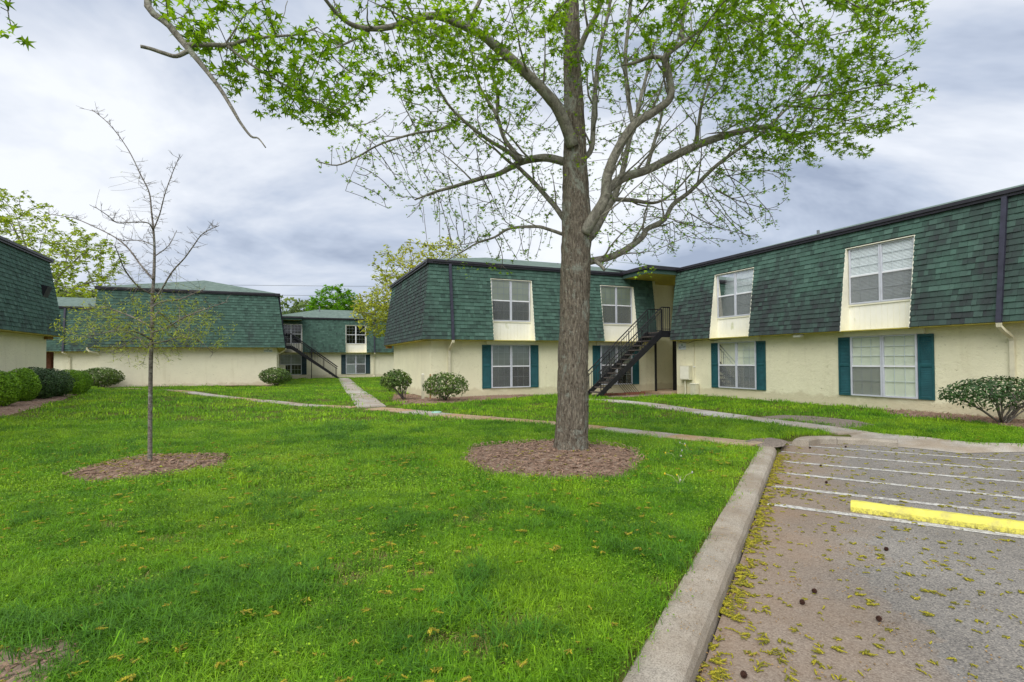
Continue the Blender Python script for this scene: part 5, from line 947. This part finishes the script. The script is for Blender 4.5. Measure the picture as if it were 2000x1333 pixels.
def scatter(n, y0, y1, kindf, mg, power=1.0):
    c = 0
    while c < n:
        y = (y0**power+(y1**power-y0**power)*q.random())**(1/power); x = q.uniform(-1.06*y-2.2, 1.04*y+1.0)
        c += 1
        if x < -24 or x > 14 or not lawn_ok(x, y, q, mg): continue
        k, s_ = kindf(x, y)
        if k is None: continue
        pts.append((x, y, hbase(x, y)-.012)); rots.append((q.gauss(0, .12), q.gauss(0, .12), q.uniform(0, 6.28))); scls.append(s_); kinds.append(k)
def nz_(x, y, s_, o_): return mnoise.noise((x*s_+o_, y*s_, o_))
def near_k(x, y):
    d_ = nz_(x, y, .9, 3)+.4*nz_(x, y, 2.5, 8); c_ = nz_(x, y, .55, 11)+.5*nz_(x, y, 1.9, 14); b_ = nz_(x, y, 1.3, 21)+.4*nz_(x, y, 4, 5)
    if b_ < -.28 and y < 6 and q.random() < .62: return ((q.choice((19, 20)), q.uniform(.6, 1.1)) if q.random() < .45 else (None, 1))
    if q.random() < .04: return (q.choice((19, 20)), q.uniform(.6, 1.0))
    if d_ > .20 and q.random() < .26: return (q.choice((13, 14, 15)), q.uniform(.5, 1.1))
    if q.random() < .10+.6*max(0, min(.6, c_)): return (q.choice((16, 17, 18)), q.uniform(.7, 1.2))
    return (q.randrange(6), q.uniform(.65, 1.15)*(1+.35*d_))
def mid_k(x, y):
    d_ = nz_(x, y, .7, 3)+.4*nz_(x, y, 2.0, 8); c_ = nz_(x, y, .4, 11)+.5*nz_(x, y, 1.5, 14)
    if d_ > .30 and q.random() < .22: return (q.choice((13, 14, 15)), q.uniform(.6, 1.2))
    if q.random() < .12+.5*max(0, min(.6, c_)): return (q.choice((16, 17, 18)), q.uniform(1.0, 1.7))
    return (6+q.randrange(4), q.uniform(.65, 1.15)*(1+.3*d_))
def far_k(x, y): return (10+q.randrange(3), q.uniform(.6, 1.1))
scatter(36000, 1.3, 5.5, near_k, .05, 1.6); scatter(30000, 5.0, 12, mid_k, .10, 1.7); scatter(22000, 11, 48, far_k, .16, 1.5)
gn_scatter('lawn_grass', 'turf', pts, rots, scls, kinds, label='short patchy grass and weeds covering the lawn', cat='grass', kind='stuff')
# fallen catkins
q = random.Random(31)
for k in range(4):
    mb = MB()
    a0 = q.uniform(0, 6.28)
    for _ in range((1, 2, 4, 6)[k]):
        a = a0+q.gauss(0, .35); l = q.uniform(.03, .06); p = Vector((q.gauss(0, .007), q.gauss(0, .007), .004)); P_ = [p]; 
        for i in range(11): a += q.gauss(0, .22); p = p+Vector((math.cos(a), math.sin(a), 0))*(l/11); P_.append(Vector((p.x, p.y, .004+q.uniform(0, .004))))
        mb.tube(P_, [.0012]+[(.0044, .0024)[i % 2]*q.uniform(.7, 1.3) for i in range(10)]+[.0012], 5, t=q.random())
    proto('litter', 'a_catkin_%d' % k, mb, 'catkin')
for k in range(2):
    mb = MB(); [mb.add([(x_-.006, y_-.003, .004), (x_+.006, y_-.003, .004), (x_+.005, y_+.004, .006), (x_-.004, y_+.004, .007)], [(0, 1, 2, 3)], q.random()) for x_, y_ in [(q.gauss(0, .03), q.gauss(0, .03)) for _ in range(5)]]; proto('litter', 'b_scale_%d' % k, mb, 'brown_leaf')
pts = []; rots = []; scls = []; kinds = []
def drop(x, y, z, k, s_): pts.append((x, y, z)); rots.append((0, 0, q.uniform(0, 6.28))); scls.append(s_); kinds.append(k)
for _ in range(900):     # a drift along the curb
    s_ = q.uniform(-.2, 6.6); off = abs(q.gauss(0, .07))+.02 if nz_(s_, 0, 1.1, 2) > -.25 else abs(q.gauss(0, .35)); p = Vector((.83, 2.46))+Vector((.495, .869))*s_+CURBN*off
    drop(p.x, p.y, -.098+q.uniform(0, .006), q.choice((0, 1, 2, 3, 4, 5)), q.uniform(.7, 1.15))
for _ in range(3200):
    y = (2.0+(9.2**1.5-2.0)*q.random())**(1/1.5); x = q.uniform(-.2, 1.02)*y
    if inpoly(x, y, ASPH) and (x-.83)*.869-(y-2.46)*.495 > .03: drop(x, y, -.098, q.choice((0, 1, 2, 3, 0, 1, 4, 5)), q.uniform(.6, 1.1))
for _ in range(1700):
    y = (1.8+(9**1.5-1.8)*q.random())**(1/1.5); x = q.uniform(-1.02, .9)*y
    if lawn_ok(x, y, q, .05) and nz_(x, y, .8, 40) > -.25: drop(x, y, hbase(x, y)+q.uniform(.030, .070), q.choice((0, 1, 2, 3)), q.uniform(.6, 1.15))
for (cx, cy, r_) in ((.58, 7.72, 1.3), (-4.85, 7.06, .85), (-2.62, 2.42, .45)):
    for _ in range(150 if r_ > .6 else 24): a = q.uniform(0, 6.28); rr = r_*math.sqrt(q.random()); drop(cx+rr*math.cos(a), cy+rr*math.sin(a), hbase(cx, cy)+.03+.07*(1-(rr/r_)**2)*(r_ > .6), q.choice((0, 1, 2, 3, 4)), q.uniform(.6, 1.0))
for _ in range(120):
    s_ = q.uniform(0, 6.2); p = Vector((.83, 2.46))+Vector((.495, .869))*s_-CURBN*q.uniform(.04, .24); drop(p.x, p.y, .028, 4+q.randrange(2), .7)
gn_scatter('fallen_catkins', 'litter', pts, rots, scls, kinds, label='yellow-green oak catkins and bud scales littering asphalt and lawn', cat='litter', kind='stuff')
# sweetgum seed balls
mb = MB(); q = random.Random(8); g = (1+5**.5)/2
for i in range(60):
    y = 1-2*(i+.5)/60; r_ = math.sqrt(1-y*y); a = i*2.39996; d_ = Vector((r_*math.cos(a), r_*math.sin(a), y)); o_ = d_.orthogonal().normalized()*.0035; o2 = d_.cross(o_); b0 = d_*.0115; mb.add([b0+o_, b0-o_*.5+o2*.87, b0-o_*.5-o2*.87, d_*.0185], [(0, 1, 3), (1, 2, 3), (2, 0, 3)])
vsph = []; fsph = []
for i in range(7):
    for j in range(10): t = math.pi*i/6; f_ = 6.2832*j/10; vsph.append((.0125*math.sin(t)*math.cos(f_), .0125*math.sin(t)*math.sin(f_), .0125*math.cos(t)))
for i in range(6):
    for j in range(10): fsph.append((i*10+j, i*10+(j+1) % 10, (i+1)*10+(j+1) % 10, (i+1)*10+j))
mb.add(vsph, fsph); me = mb.mesh('sweetgum_ball', 'seed_ball', fixn=False)
for (x, y) in ((1.92, 3.37), (2.08, 3.01), (1.08, 2.49), (3.76, 6.31), (4.27, 7.29), (5.59, 8.82), (1.76, 3.22), (2.9, 4.1), (4.95, 8.75)):
    o = link('sweetgum_ball', me); o.location = (x, y, -.083); o.rotation_euler = (x*3, y*2, x); tag(o, label='dark brown spiky sweetgum ball lying on the asphalt', cat='seed ball', group='sweetgum balls on the asphalt')
for (x, y) in ((-.05, 2.35), (.35, 2.45), (-.35, 2.9), (-1.7, 3.6), (.8, 3.9), (-1.1, 4.6)):
    o = link('sweetgum_ball', me); o.location = (x, y, hbase(x, y)+.03); o.rotation_euler = (x*3, y*2, x); tag(o, label='dark brown spiky sweetgum ball lying in the grass', cat='seed ball', group='sweetgum balls in the grass')
# dandelions gone to seed
for k, (x, y, lb) in enumerate(((1.86, 5.85, 'dandelion clump with fallen pale stalks in the lawn near the curb'), (2.65, 7.85, 'dandelion with white seed heads beside the clay path'), (2.30, 7.3, 'small dandelion with yellow flower between tree bed and curb'))):
    e = empty('dandelion', (x, y, hbase(x, y)), 0, label=lb, cat='weed', group='dandelions near the curb')
    for j in range(6 if k == 0 else 3):
        a = q.uniform(0, 6.28); l = q.uniform(.14, .28); tip = Vector((math.cos(a)*l*.8, math.sin(a)*l*.8, q.uniform(.05, .20))); mb = MB(); mb.tube([(0, 0, 0), tip*.5+Vector((0, 0, .04)), tip], .0032, 5); mb.build('stalk', 'stalk', e)
        if j < 4: mb = MB(); mb.tube([tip-Vector((0, 0, .014)), tip-Vector((0, 0, .006)), tip+Vector((0, 0, .006)), tip+Vector((0, 0, .014))], [.003, .009, .009, .003], 8); mb.build('seed_head' if (j+k) % 3 else 'flower', 'flower_puff' if (j+k) % 3 else 'flower_yellow', e, smooth=True)
    lst = [(Vector((math.cos(a)*.06, math.sin(a)*.06, .03)), Vector((0, 0, 1)), Vector((math.cos(a), math.sin(a), .2)), .13, q.random()) for a in [i*.9 for i in range(7)]]; leaves(lst, 'oval', 'rosette', 'grass_dark', e, stuff=False)
